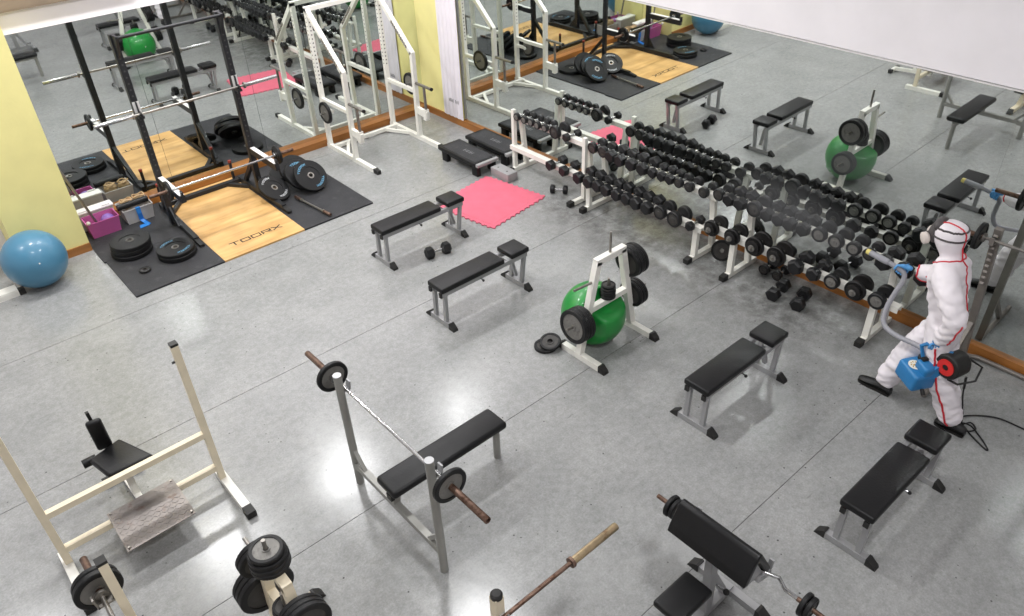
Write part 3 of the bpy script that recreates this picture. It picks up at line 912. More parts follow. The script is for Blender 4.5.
GA = 'dumbbells on the racks'
def row(items, x, z, where):
    """items from the corner end towards the viewer: (y, kind, radius)"""
    for i, (y, kind, r) in enumerate(items):
        if x == UX:
            y *= 1.0094
        kn = {'hex': 'black hex dumbbell', 'round': 'black round dumbbell', 'pale': 'grey faced dumbbell', 'loaded': 'black disc dumbbell'}[kind]
        dumbbell('%s, %s from the corner on the %s' % (kn, ORD[i], where), (x + .004 * ((i * 7) % 3 - 1), y, z), kind, r, 0.03 * ((i * 5) % 3 - 1), GA, roll=(.03 * ((i * 3) % 4 - 1.5) if kind == 'hex' else .2 * ((i * 3) % 4)))

hx, sh, rd, ld = 'hex', 'hex', 'round', 'loaded'
pl = 'pale'
row([(7.30, pl, .053), (7.165, pl, .053), (7.035, pl, .053), (6.905, pl, .053), (6.775, pl, .053), (6.59, rd, .085), (6.37, hx, .056)], 6.42, ZUS, 'upper tier of the short rack')
row([(6.55, hx, .072), (6.32, hx, .072)], 6.332, .388, 'lower tier of the short rack')
row([(5.91, rd, .07), (5.75, rd, .07), (5.60, hx, .08), (5.445, hx, .08), (5.285, hx, .08), (5.12, hx, .08), (4.975, hx, .062), (4.85, hx, .062), (4.735, hx, .062), (4.615, rd, .058), (4.48, rd, .06), (4.29, rd, .062)],
    UX, ZUA, 'upper tier of the middle rack')
row([(5.96, hx, .08), (5.80, hx, .08), (5.65, hx, .08), (5.50, hx, .08), (5.345, hx, .08), (5.19, hx, .08), (5.04, hx, .08), (4.89, hx, .08), (4.72, rd, .082), (4.51, rd, .092), (4.30, hx, .056)],
    LX, ZLA, 'lower tier of the middle rack')
row([(4.09, rd, .068), (3.955, hx, .074), (3.82, hx, .074), (3.655, rd, .085), (3.505, hx, .074), (3.37, hx, .074), (3.24, hx, .074), (3.105, hx, .074), (2.94, pl, .075), (2.76, pl, .075), (2.59, pl, .07), (2.44, rd, .06), (2.28, hx, .08), (2.10, hx, .08), (1.93, hx, .08)],
    UX, ZUC, 'upper tier of the rack nearest person')
row([(4.03, ld, .09), (3.78, ld, .09), (3.51, ld, .105), (3.25, ld, .105), (3.02, hx, .08), (2.83, hx, .072), (2.64, pl, .075), (2.42, ld, .10), (2.20, pl, .082)],
    LX, ZLC, 'lower tier of the rack nearest person')
# dumbbells on the floor
dumbbell('slim iron dumbbell lying on the floor under the short rack', (6.285, 6.465, .056), 'round', .056, math.atan2(-.132, .093))
dumbbell('black hex dumbbell on the floor in front of the rack, nearer the plate tree', (6.315, 3.235, .0667), 'hex', .077, .1, roll=PI / 6)
dumbbell('black hex dumbbell on the floor in front of the rack, nearer the person', (6.335, 2.985, .0667), 'hex', .077, .25, roll=PI / 6)
dumbbell('black hex dumbbell lying on the floor beside the bench next to the foam mat', (4.243, 6.35, .0632), 'hex', .073, -.18, roll=PI / 6)
plate('black plate leaning behind the foot of the rack nearest the person', (6.45, 4.05, .124), V((-.8, -.35, .25)), .12, .03, 'ironface')
for k, (y, r) in enumerate(((3.56, .06), (3.40, .055))):
    dumbbell('small black dumbbell on the floor under rack nearest person, %s from corner' % ORD[k], (6.63, y, r), 'round', r, 0, 'floor dumbbells under the rack')

# ------------------------------------------------------------------ flat benches
def pad_mesh(x0, x1, w, z0, z1):
    return MB().rbox((x0, -w / 2, z0), (x1, w / 2, z1), .018, 4)

def make_bench(label, x, y):
    t = thing('flat_bench', label, 'bench', (x, y, 0), 0, 'flat benches')
    Z = .465
    part('back_pad', pad_mesh(0, .81, .25, Z - .06, Z), 'leather', t)
    part('seat_pad', pad_mesh(.905, 1.15, .25, Z - .055, Z + .005), 'leather', t)
    for s in (-1, 1):
        yy = s * .085
        r = part('rail', MB().bar((.012, yy, Z - .085), (1.135, yy, Z - .085), .035, .05), 'silver', t, False, False)
        part('rail_cap', MB().bar((-.004, yy, Z - .085), (.013, yy, Z - .085), .038, .053), 'cap', r, False, False)
        part('leg', MB().bar((.045, yy, .05), (.055, yy, Z - .11), .04, .035), 'silver', t, False, False)
        part('leg', MB().bar((1.06, yy, .05), (1.10, yy, Z - .11), .04, .035), 'silver', t, False, False)
    for xx in (.045, 1.06):
        f = part('foot', MB().bar((xx, -.165, .03), (xx, .165, .03), .05, .05), 'silver', t, False, False)
        for s in (-1, 1):
            part('foot_cap', MB().extr([(xx - .03, s * .155, 0), (xx - .03, s * .235, 0), (xx - .03, s * .225, .022), (xx - .03, s * .17, .066), (xx - .03, s * .155, .066)], (.06, 0, 0)), 'cap', f, False, False)
    part('cross_tube', MB().bar((.855, -.085, Z - .075), (.855, .085, Z - .075), .03), 'chrome', t, False, False)
    part('adjuster_arm', MB().bar((.78, 0, Z - .10), (1.0, 0, Z - .16), .03, .025).bar((1.0, 0, Z - .16), (1.055, 0, .10), .035, .03), 'silver', t, False, False)
    k = part('pin', MB().tube((.50, -.10, Z - .10), (.50, -.135, Z - .105), .007), 'chrome', t)
    part('pin_knob', MB().ball((.50, -.145, Z - .106), .014, 12, 8), 'cap', k)
    return t

make_bench('black padded silver bench closest to the pink foam mat', 3.665, 6.66)
make_bench('black padded silver bench between the plate tree with green ball and the foam mat bench', 3.455, 5.30)
make_bench('black padded silver bench standing alone in front of the floor hex dumbbells', 4.125, 2.645)
make_bench('black padded silver bench at the feet of the person in coveralls', 3.905, 1.13)

# ------------------------------------------------------------------ plate trees
def plate_tree(label, loc, rotz, stacks, who, pm='cream'):
    """frame in the local xz plane; stacks: (peg, [(radius, thickness, face)...])"""
    t = thing('plate_tree', label, 'plate tree', loc, rotz, 'plate trees')
    for s in (-1, 1):
        x = s * .36
        f = part('foot', MB().bar((x, -.27, .03), (x, .22, .03), .06, .06), pm, t, False, False)
        part('foot_cap', MB().extr([(x - .034, -.265, 0), (x - .034, -.345, 0), (x - .034, -.33, .03), (x - .034, -.285, .068), (x - .034, -.265, .068)], (.068, 0, 0)), 'cap', f, False, False)
        part('foot_cap', MB().extr([(x - .034, .215, 0), (x - .034, .295, 0), (x - .034, .28, .03), (x - .034, .235, .068), (x - .034, .215, .068)], (.068, 0, 0)), 'cap', f, False, False)
        part('upright', MB().bar((x, 0, .05), (s * .16, 0, .985), .062, .06, up=(0, 1, 0)), pm, t, False, False)
        for z in (.40, .79):
            xx = s * (.36 - .2 * (z - .05) / .935)
            part('peg', MB().tube((xx, 0, z), (xx + s * .25, 0, z + .02), .0125), 'steel', t)
    part('top_bar', MB().bar((-.19, 0, .985), (.19, 0, .985), .062, .06, up=(0, 1, 0)), pm, t, False, False)
    part('crossbar', MB().bar((-.26, 0, .50), (.26, 0, .50), .055, .055), pm, t, False, False)
    part('peg', MB().tube((0, 0, 1.0), (0, 0, 1.225), .0125), 'steel', t)
    part('peg', MB().tube((0, 0, .52), (0, 0, .735), .0125), 'steel', t)
    base = {'top': V((0, 0, 1.016)), 'mid': V((0, 0, .528))}
    rot = Matrix.Rotation(rotz, 3, 'Z')
    for peg, pl, nm in stacks:
        if peg in base:
            p, d = base[peg], V((0, 0, 1))
        else:
            s = -1 if peg[0] == 'l' else 1
            z = .40 if peg[1] == 'l' else .79
            xx = s * (.36 - .2 * (z - .05) / .935) + s * .037
            p, d = V((xx, 0, z)), V((s, 0, .08)).normalized()
        q = p.copy()
        for i, (r, th, face) in enumerate(pl):
            c = q + d * th / 2
            side = 'outermost' if i == len(pl) - 1 else ('innermost' if i == 0 else ORD[i] + ' outwards')
            if peg in base:
                side = 'topmost' if i == len(pl) - 1 else ('lowest' if i == 0 else ORD[i] + ' up')
            plate('%s plate, %s on the %s, %s' % ('grey faced' if face == 'greyface' else 'dark', side, nm, who), V(loc) + rot @ c, rot @ d, r, th, face, .0165)
            q = q + d * (th + .001)
    return t

G, DK = 'greyface', 'ironface'
plate_tree('white plate tree straddling the green ball', (4.465, 3.935, 0), 0,
           [('ll', [(.165, .035, DK), (.168, .035, DK), (.165, .035, DK), (.168, .035, G)], 'low left peg'),
            ('ru', [(.15, .035, DK), (.155, .035, DK), (.15, .035, DK), (.155, .035, G)], 'high right peg'),
            ('rl', [(.14, .035, DK), (.142, .035, DK), (.14, .035, G)], 'low right peg'),
            ('mid', [(.072, .028, DK), (.07, .028, DK), (.072, .028, DK), (.07, .028, DK), (.066, .028, DK)], 'short middle peg')], 'green ball tree', 'white')
t = thing('gym_ball', 'green gym ball resting under the white plate tree', 'gym ball', (4.435, 4.06, 0))
gb = MB().ball((4.41, 4.06, .306), .315, 72, 44, (.97, 1, .97))
def sstep(a, b, x):
    x = max(0.0, min(1.0, (x - a) / (b - a)))
    return x * x * (3 - 2 * x)
for i, v in enumerate(gb.v):            # the soft ball is dented by the frame it is pushed against
    for w_, lim in ((sstep(.40, .47, v.z), 3.966), (sstep(.48, .53, v.z), 4.012), (sstep(4.28, 4.22, v.x), 3.97)):
        if v.y < lim:
            v.y = v.y + (lim - v.y) * w_
    if v.x < 4.125 and v.y < 4.10:
        v.x = 4.125 + (v.x - 4.125) * .3
    gb.v[i] = v
part('ball_skin', gb, 'green', t, True)
part('valve_plug', MB().tube((4.435, 4.37, .33), (4.435, 4.378, .33), .008, n=8), 'whitebox', t, True)
plate('dark plate lying flat on the floor at the left foot of the green ball tree', (3.975, 4.27, .018), (0, 0, 1), .11, .034, DK)
plate('dark plate tilted on top of the floor plate beside the green ball tree', (4.005, 4.235, .070), V((-.25, -.12, 1)), .105, .03, DK)

plate_tree('cream plate tree loaded with black plates at the bottom edge beside the leg machine', (.66, 3.0, 0), PI / 2,
           [('rl', [(.185, .04, DK), (.185, .04, DK), (.185, .04, DK)], 'low rear peg'),
            ('ru', [(.13, .035, DK), (.13, .035, DK)], 'high rear peg'),
            ('lu', [(.15, .035, DK), (.15, .035, DK), (.15, .035, DK)], 'high front peg'),
            ('mid', [(.085, .03, DK), (.085, .03, DK), (.08, .03, DK)], 'short middle peg'),
            ('top', [(.115, .035, DK), (.115, .035, DK), (.11, .035, DK), (.10, .03, G)], 'top peg')], 'bottom edge tree')

# ------------------------------------------------------------------ silver bench press
t = thing('bench_press', 'silver bench press with black pad and two tall posts in the middle of the floor', 'bench press', (2.1, 3.49, 0))
for s, y in ((1, 4.045), (-1, 2.936)):
    part('post', MB().path([(1.735, y, 0.004), (1.735, y, .30), (1.733, y, .7), (1.732, y, 1.115)], .031, 16), 'greyframe', t, True)
    part('post_cap', MB().tube((1.732, y, 1.115), (1.732, y, 1.122), .032), 'silver', t, True)
    part('bar_cradle', MB().bar((1.745, y, .965), (1.80, y, .965), .045, .012).bar((1.80, y, .96), (1.81, y, 1.03), .045, .012), 'silver', t, True, False)
part('crossbar', MB().bar((1.735, 2.95, .215), (1.735, 4.03, .215), .05, .05), 'greyframe', t, True, False)
part('pad', MB().rbox((1.672, 3.385, .385), (2.742, 3.625, .455), .028, 4), 'leather', t, True)
part('pad_rail', MB().bar((1.70, 3.505, .36), (2.72, 3.505, .36), .06, .05), 'greyframe', t, True, False)
part('rear_leg', MB().tube((2.712, 3.505, .0), (2.712, 3.505, .37), .03), 'greyframe', t, True)
part('neck_post', MB().bar((1.735, 3.505, .23), (1.76, 3.505, .36), .05, .06), 'greyframe', t, True, False)
part('pin_bracket', MB().bar((1.69, 3.47, .33), (1.69, 3.47, .385), .06, .03), 'cap', t, True, False)
for y0_, y1_ in ((3.9, 4.04), (3.08, 2.94)):
    part('post_gusset', MB().bar((1.735, y0_, .22), (1.735, y1_, .38), .03, .03), 'greyframe', t, True, False)
barbell('chrome barbell with rusty sleeves on the silver bench press', (1.765, 4.58, .99), (1.765, 2.41, .99), 'chrome', 'rusty', .0125, .0235, .40, collar=.034)
plate('grey faced plate on the far end of the bench press barbell', (1.765, 4.205, .99), (0, 1, 0), .125, .035, 'greyface', .025)
plate('grey faced plate on the near end of the bench press barbell', (1.765, 2.785, .99), (0, 1, 0), .125, .035, 'greyface', .025)

# ------------------------------------------------------------------ cream seated machine at the left
t = thing('leg_machine', 'cream frame machine with black seat and worn metal footplate at the left', 'machine', (.34, 4.9, 0))
for s, x in ((1, .925), (-1, -.245)):
    u = part('upright', MB().bar((x, 4.80, .05), (x, 4.80, 1.41), .05, .05), 'cream', t, True, False)
    part('upright_cap', MB().box((x - .027, 4.773, 1.405), (x + .027, 4.827, 1.425)), 'cap', u, True, False)
    part('stop_pin', MB().tube((x - .03, 4.80, 1.27), (x - .05, 4.80, 1.27), .009), 'cap', u, True)
    f = part('foot', MB().bar((x + .01 * s, 4.93, .03), (x + .01 * s, 4.37, .03), .065, .06), 'white', t, True, False)
    part('foot_cap', MB().bar((x + .01 * s, 4.39, .033), (x + .01 * s, 4.30, .03), .072, .066), 'cap', f, True, False)
part('upper_crossbar', MB().bar((-.245, 4.80, .545), (.925, 4.80, .545), .045, .05), 'cream', t, True, False)
part('lower_crossbar', MB().bar((-.245, 4.80, .185), (.925, 4.80, .185), .045, .05), 'cream', t, True, False)
fp = part('footplate', MB().extr([(.10, 4.88, .215), (.10, 4.68, .225), (.10, 4.44, .205), (.10, 4.44, .199), (.10, 4.68, .219), (.10, 4.88, .209)], (.50, .01, 0)), 'alu', t, True, False)
mb = MB()
for i in range(16):
    for j in range(12):
        x, y = .125 + i * .030, 4.47 + j * .034
        z = .2255 - (.02 * (4.68 - y) / .24 if y < 4.68 else .01 * (y - 4.68) / .2)
        a = .010 if (i + j) % 2 else -.010
        mb.bar((x - .010, y - a, z), (x + .010, y + a, z), .006, .003)
tr = part('tread_studs', mb, 'alu', fp, True, False)
for x, y in ((.12, 4.86), (.58, 4.87), (.12, 4.46), (.58, 4.47)):
    part('bolt', MB().tube((x, y, .205), (x, y, .226), .008, n=8), 'steel', fp, True)
part('footplate_bracket', MB().bar((.35, 4.80, .19), (.35, 4.52, .19), .06, .04), 'cream', t, True, False)
part('spine_beam', MB().bar((.355, 4.80, .10), (.345, 5.40, .05), .05, .05).bar((.35, 4.82, .10), (.35, 4.80, .19), .05, .05), 'white', t, True, False)
rf_ = part('rear_foot', MB().bar((.24, 5.42, .03), (.44, 5.42, .03), .05, .05), 'white', t, True, False)
for x in (.22, .46):
    part('foot_cap', MB().box((x - .03, 5.39, 0), (x + .03, 5.45, .06)), 'cap', rf_, True, False)
part('seat_post', MB().bar((.35, 5.08, .08), (.35, 5.08, .44), .05, .05), 'white', t, True, False)
bm = bmesh.new()
seat = [(.165, 5.20), (.225, 4.93), (.55, 4.915), (.415, 5.275)]
top = [bm.verts.new((x, y, .50)) for x, y in seat]
bot = [bm.verts.new((x, y, .44)) for x, y in seat]
bm.faces.new(top)
bm.faces.new(list(reversed(bot)))
for k in range(4):
    bm.faces.new((top[k], bot[k], bot[(k + 1) % 4], top[(k + 1) % 4]))
bmesh.ops.recalc_face_normals(bm, faces=bm.faces[:])
bmesh.ops.bevel(bm, geom=bm.edges[:], offset=.02, segments=4, profile=.5, affect='EDGES')
part('seat', MB().frombm(bm), 'leather', t, True)
bt = Matrix.Translation((.305, 5.265, .625)) @ Matrix.Rotation(-.15, 4, 'Z') @ Matrix.Rotation(.12, 4, 'X')
part('backrest', MB().rbox((-.055, -.025, -.16), (.055, .025, .15), .022, 4, bt), 'leather', t, True)
part('backrest_post', MB().bar((.315, 5.29, .40), (.295, 5.31, .82), .03, .025), 'cap', t, True, False)
part('side_roller', MB().tube((.12, 5.27, .42), (.22, 5.27, .42), .035), 'leather', t, True)
part('front_grip', MB().bar((.36, 4.90, .45), (.36, 4.97, .45), .10, .04), 'cap', t, True, False)

# ------------------------------------------------------------------ cream barbell stand at the lower left corner
t = thing('barbell_stand', 'cream barbell stand at the lower left corner, its post reaching above the plate', 'barbell stand', (-.05, 3.0, 0))
for y in (3.44, 2.45):
    u = part('post', MB().bar((-.055, y, .05), (-.055, y, 1.25), .05, .05), 'cream', t, True, False)
    part('post_cap', MB().box((-.083, y - .028, 1.25), (-.027, y + .028, 1.27)), 'cap', u, True, False)
    part('hook', MB().bar((-.08, y, .962), (-.17, y, .962), .04, .012).bar((-.165, y, .955), (-.175, y, 1.04), .04, .012), 'steel', t, True, False)
    part('foot', MB().bar((-.45, y, .03), (.25, y, .03), .06, .06), 'cream', t, True, False)
part('crossbar', MB().bar((-.055, 3.44, .25), (-.055, 2.45, .25), .05), 'cream', t, True, False)
barbell('rusty barbell on the cream stand at the lower left corner', (-.128, 3.80, .989), (-.128, 2.08, .989), 'steel', 'rusty', .0135, .021, .32)
plate('grey faced plate on the barbell at the lower left corner', (-.128, 3.53, .989), (0, 1, 0), .13, .04, 'greyface', .023)
plate('dark plate behind the grey faced one on the barbell at the lower left corner', (-.128, 3.575, .989), (0, 1, 0), .125, .035, DK, .023)

# ------------------------------------------------------------------ cream stand at the bottom edge with a bar across
t = thing('barbell_stand', 'cream barbell stand with round black post cap at the bottom edge', 'barbell stand', (1.0, 1.9, 0))
for x in (1.425, .30):
    u = part('post', MB().bar((x, 1.925, .05), (x, 1.925, 1.12), .055, .055), 'cream', t, True, False)
    part('post_cap', MB().lathe((x, 1.925, 1.115), (0, 0, 1), [(0, 0), (0, .034), (.02, .034), (.03, .024), (.032, 0)], 20), 'cap', u, True)
    part('hook', MB().bar((x, 1.90, .982), (x, 1.82, .982), .045, .012).bar((x, 1.825, .975), (x, 1.815, 1.05), .045, .012), 'chrome', t, True, False)
    part('foot', MB().bar((x, 2.2, .03), (x, 1.5, .03), .06), 'cream', t, True, False)
part('crossbar', MB().bar((.30, 1.925, .3), (1.425, 1.925, .3), .05), 'cream', t, True, False)
barbell('unloaded barbell with yellowed sleeve reaching in from the bottom edge', (2.285, 1.865, 1.003), (-.2, 1.865, 1.003), 'rusty', 'brass', .0135, .024, .36, collar=.033)

# ------------------------------------------------------------------ preacher curl bench
t = thing('preacher_bench', 'silver preacher curl bench with folded black arm pad at the bottom edge', 'preacher bench', (2.75, 1.48, 0))
prof = [(2.655, .735), (2.675, .79), (2.75, .915), (2.775, .93), (2.80, .92), (2.95, .665), (2.91, .645), (2.785, .86), (2.765, .86), (2.70, .715)]
bm = bmesh.new()
a0 = [bm.verts.new((x, 1.20, z)) for x, z in prof]
a1 = [bm.verts.new((x, 1.765, z)) for x, z in prof]
bm.faces.new(a0); bm.faces.new(list(reversed(a1)))
for k in range(len(prof)):
    bm.faces.new((a0[k], a1[k], a1[(k + 1) % len(prof)], a0[(k + 1) % len(prof)]))
bmesh.ops.recalc_face_normals(bm, faces=bm.faces[:])
bmesh.ops.bevel(bm, geom=bm.edges[:], offset=.008, segments=3, profile=.5, affect='EDGES')
part('arm_pad', MB().frombm(bm), 'leather', t, True)
part('seat', MB().rbox((2.36, 1.395, .42), (2.69, 1.605, .475), .02, 4), 'leather', t, True)
part('pad_support', MB().extr([(2.68, 1.215, .69), (2.765, 1.215, .87), (2.89, 1.215, .65)], (0, .02, 0)), 'silver', t, True, False)
part('arm_post', MB().bar((2.80, 1.49, .05), (2.765, 1.49, .86), .055, .07), 'silver', t, True, False)
part('seat_post', MB().bar((2.53, 1.49, .06), (2.53, 1.49, .42), .06), 'silver', t, True, False)
part('spine', MB().bar((2.42, 1.49, .05), (3.07, 1.49, .05), .06), 'silver', t, True, False)
part('slant_brace', MB().bar((3.0, 1.49, .06), (2.80, 1.49, .45), .045), 'silver', t, True, False)
f = part('front_foot', MB().bar((3.06, 1.26, .03), (3.06, 1.72, .03), .055), 'silver', t, True, False)
for y, s in ((1.26, -1), (1.72, 1)):
    part('foot_cap', MB().extr([(3.025, y, 0), (3.025, y + s * .09, 0), (3.025, y + s * .08, .025), (3.025, y + s * .02, .066), (3.025, y, .066)], (.07, 0, 0)), 'cap', f, True, False)
f = part('rear_foot', MB().bar((2.42, 1.26, .03), (2.42, 1.72, .03), .055), 'silver', t, True, False)
k = part('adjuster_pin', MB().tube((2.83, 1.46, .33), (2.83, 1.40, .33), .008), 'chrome', t, True)
part('pin_knob', MB().ball((2.83, 1.385, .33), .022, 12, 8), 'cap', k, True)
for y in (1.215, 1.75):
    part('bar_holder', MB().bar((2.84, y, .64), (2.96, y, .60), .03, .05).bar((2.955, y, .59), (2.975, y, .70), .03, .015), 'silver', t, True, False)
t = thing('curl_bar', 'bent curl bar resting in the holders behind the black arm pad', 'curl bar', (2.915, 1.48, .66))
cb = [(2.885, 1.95, .655), (2.885, 1.75, .655), (2.885, 1.70, .655), (2.855, 1.62, .668), (2.885, 1.54, .655), (2.885, 1.44, .655), (2.855, 1.36, .668), (2.885, 1.27, .655), (2.90, 1.20, .655), (2.935, 1.13, .645), (2.885, 1.06, .655), (2.885, .98, .655)]
part('shaft', MB().path(cb, .0125, 10), 'chrome', t, True)
for y0_, y1_ in ((2.02, 1.80), (.98, .70)):
    part('sleeve', MB().tube((2.885, y0_, .655), (2.885, y1_, .655), .0155), 'rusty', t, True)
for y, lb in ((1.905, 'black plate on the far end of the curl bar'), (1.868, 'second black plate, inner one at the far end of the curl bar'), (.93, 'inner black plate at the near end of the curl bar'), (.895, 'outer black plate at the near end of the curl bar')):
    plate(lb, (2.885, y, .655), (0, 1, 0), .078 if y in (1.905, .93) else .072, .03, 'rubber', .0165)

# ------------------------------------------------------------------ grey barbell stand against the right-hand mirror
t = thing('barbell_stand', 'grey tubular barbell stand against the mirror behind the person', 'barbell stand', (6.6, .95, 0))
part('base_tube', MB().path([(5.88, 1.50, .022), (6.4, 1.50, .022), (6.62, 1.50, .022), (6.69, 1.47, .022), (6.725, 1.40, .022), (6.73, 1.2, .022), (6.73, .7, .022), (6.725, .55, .022), (6.69, .48, .022), (6.62, .45, .022), (6.2, .45, .022), (5.88, .45, .022)], .022, 12), 'graypipe', t, True)
for y in (1.50, .45):
    u = part('post', MB().bar((6.61, y, .03), (6.395, y + .035, 1.46), .06, .045), 'graypipe', t, True, False)
    mb = MB()
    for k in range(9):
        p = V((6.61, y, .03)).lerp(V((6.395, y + .035, 1.46)), .62 + k * .042)
        mb.bar(p + V((-.03, 0, 0)), p + V((-.055, 0, .018)), .03, .02)
    part('teeth', mb, 'graypipe', u, True, False)
    part('hook', MB().bar((6.40, y + .035, 1.345), (6.315, y + .035, 1.345), .035, .012).bar((6.318, y + .035, 1.34), (6.308, y + .035, 1.41), .035, .01), 'graypipe', t, True, False)
    part('strut', MB().bar((6.15, y, .04), (6.545, y + .01, .48), .04, .035), 'graypipe', t, True, False)
barbell('rusty barbell on the grey stand behind the person in coveralls', (6.345, 1.87, 1.373), (6.345, .12, 1.373), 'steel', 'rusty', .0135, .021, .26)
plate('black plate on the barbell behind the person in coveralls', (6.345, 1.64, 1.373), (0, 1, 0), .115, .035, 'ironface', .023)

# ------------------------------------------------------------------ person in white coveralls
def skin(verts, edges, root=0, sub=2, smooth_it=0, voxel=0.0):
    """verts: [(co, radius)] or [(co, (rx, ry))]; returns an evaluated mesh in the same coordinates"""
    me = bpy.data.meshes.new('skin_tmp')
    me.from_pydata([tuple(v[0]) for v in verts], edges, [])
    o = bpy.data.objects.new('skin_tmp', me)
    COL.objects.link(o)
    md = o.modifiers.new('skin', 'SKIN')
    md.use_smooth_shade = True
    md.branch_smoothing = 0.6
    for i, (co, r) in enumerate(verts):
        rr = r if isinstance(r, tuple) else (r, r)
        me.skin_vertices[0].data[i].radius = rr
        me.skin_vertices[0].data[i].use_root = (i == root)
    sd = o.modifiers.new('sub', 'SUBSURF')
    sd.levels = sub
    sd.render_levels = sub
    if voxel:
        rm = o.modifiers.new('remesh', 'REMESH')
        rm.mode = 'VOXEL'
        rm.voxel_size = voxel
    if smooth_it:
        sm = o.modifiers.new('smooth', 'SMOOTH')
        sm.iterations = smooth_it
        sm.factor = .5
    dg = bpy.context.evaluated_depsgraph_get()
    out = bpy.data.meshes.new_from_object(o.evaluated_get(dg))
    bpy.data.objects.remove(o, do_unlink=True)
    bpy.data.meshes.remove(me)
    return out

def adopt(name, me, m, parent):
    """hang an evaluated mesh (world coordinates) under its thing"""
    off = rootloc(parent)
    for v in me.vertices:
        v.co = v.co - off
    me.materials.clear()
    me.materials.append(M[m])
    me.shade_smooth()
    me.update()
    return link(name, me, parent)

PB = V((5.68, 1.48, 0))
person = thing('person', 'person in white hooded coveralls and respirator spraying the dumbbells', 'person', PB)
sk, ed = [], []
def sv(co, r, prev=None):
    sk.append((V(co), r))
    i = len(sk) - 1
    if prev is not None:
        ed.append((prev, i))
    return i
pel = sv((5.70, 1.475, .93), .172)
wai = sv((5.70, 1.515, 1.06), .172, pel)
che = sv((5.705, 1.56, 1.20), .184, wai)
uch = sv((5.71, 1.59, 1.345), .165, che)
nek = sv((5.72, 1.63, 1.475), .085, uch)
hd0 = sv((5.722, 1.655, 1.575), .124, nek)
hd1 = sv((5.724, 1.668, 1.665), .138, hd0)
hd2 = sv((5.724, 1.658, 1.735), .104, hd1)
# left arm (near side) hangs to the fogger handle
ls = sv((5.545, 1.565, 1.395), .112, uch)
la = sv((5.44, 1.44, 1.27), .092, ls)
le = sv((5.405, 1.325, 1.135), .088, la)
lf = sv((5.445, 1.38, .99), .080, le)
lw = sv((5.510, 1.445, .865), .064, lf)
# right arm reaches forward with the nozzle
rs_ = sv((5.865, 1.60, 1.375), .110, uch)
ra = sv((5.935, 1.63, 1.25), .100, rs_)
re_ = sv((5.965, 1.70, 1.15), .090, ra)
rf2 = sv((5.93, 1.80, 1.125), .078, re_)
rw = sv((5.888, 1.885, 1.11), .058, rf2)
# left leg behind
lh = sv((5.605, 1.455, .85), .142, pel)
lt = sv((5.605, 1.415, .68), .136, lh)
lk = sv((5.615, 1.355, .49), .120, lt)
lc = sv((5.63, 1.265, .30), .114, lk)
lb_ = sv((5.645, 1.195, .14), .106, lc)
ll_ = sv((5.648, 1.18, .07), .090, lb_)
# right leg in front
rh = sv((5.795, 1.485, .85), .142, pel)
rt_ = sv((5.785, 1.575, .69), .136, rh)
rk = sv((5.755, 1.665, .52), .122, rt_)
rc = sv((5.725, 1.72, .32), .114, rk)
rb_ = sv((5.705, 1.765, .16), .104, rc)
rl2 = sv((5.70, 1.775, .08), .090, rb_)
bme = skin(sk, ed, pel, 2, 4, .015)
# folds in the cloth
from mathutils import noise as mnoise
for v in bme.vertices:
    c = v.co
    head = max(0.0, min(1.0, (1.50 - c.z) / .08))
    a = mnoise.noise(V((c.x * 8, c.y * 8, c.z * 13))) * .013 + mnoise.noise(V((c.x * 17 + 4, c.y * 17, c.z * 30))) * .008
    fold = math.sin(c.z * 55 + 9 * mnoise.noise(c * 5)) * .004 * (1 if c.z < 1.25 else .3)
    v.co = c + v.normal * (a + fold) * head
body = adopt('coverall_body', bme, 'suit', person)
dg = bpy.context.evaluated_depsgraph_get()
bm = bmesh.new()
bm.from_mesh(body.data)
bvh = BVHTree.FromBMesh(bm)

def on_suit(pts, out=.003, k=6):
    """drape a polyline over the coverall"""
    res = []
    pts = [V(p) for p in pts]
    for a, b in zip(pts, pts[1:]):
        for i in range(k):
            q = a.lerp(b, i / k) - PB
            loc, nrm, _, _ = bvh.find_nearest(q)
            res.append(loc + nrm * out + PB)
    q = pts[-1] - PB
    loc, nrm, _, _ = bvh.find_nearest(q)
    res.append(loc + nrm * out + PB)
    return res

def tape(name, pts, r=.007, m='red', out=.002, k=6):
    return part(name, MB().path(on_suit(pts, out, k), r, 8), m, person, True)

tape('red_seam', [(5.66, 1.78, 1.74), (5.69, 1.70, 1.80), (5.69, 1.60, 1.78), (5.68, 1.52, 1.70), (5.68, 1.49, 1.62), (5.69, 1.47, 1.54), (5.70, 1.43, 1.46)], .006)
tape('red_seam', [(5.60, 1.77, 1.44), (5.58, 1.68, 1.47), (5.60, 1.58, 1.50), (5.66, 1.50, 1.52), (5.74, 1.48, 1.53), (5.84, 1.56, 1.50), (5.86, 1.68, 1.47)], .006)
tape('red_seam', [(5.70, 1.43, 1.46), (5.70, 1.38, 1.34), (5.70, 1.34, 1.2), (5.70, 1.30, 1.06), (5.70, 1.28, .95)], .005)
tape('red_seam', [(5.35, 1.24, 1.15), (5.32, 1.25, 1.06), (5.35, 1.29, .98), (5.40, 1.33, .91)], .006)
tape('red_seam', [(5.58, 1.72, 1.20), (5.70, 1.76, 1.17), (5.84, 1.76, 1.15)], .005)
tape('red_seam', [(5.90, 1.72, 1.06), (5.89, 1.80, 1.05), (5.86, 1.87, 1.06)], .006)
tape('red_seam', [(5.45, 1.43, .80), (5.45, 1.40, .66), (5.47, 1.35, .49), (5.49, 1.27, .32), (5.51, 1.20, .16), (5.53, 1.17, .07)], .008)
tape('cuff_tape', [(5.835, 1.86, 1.10), (5.84, 1.865, 1.15), (5.88, 1.87, 1.18), (5.93, 1.865, 1.16), (5.95, 1.86, 1.10)], .007)

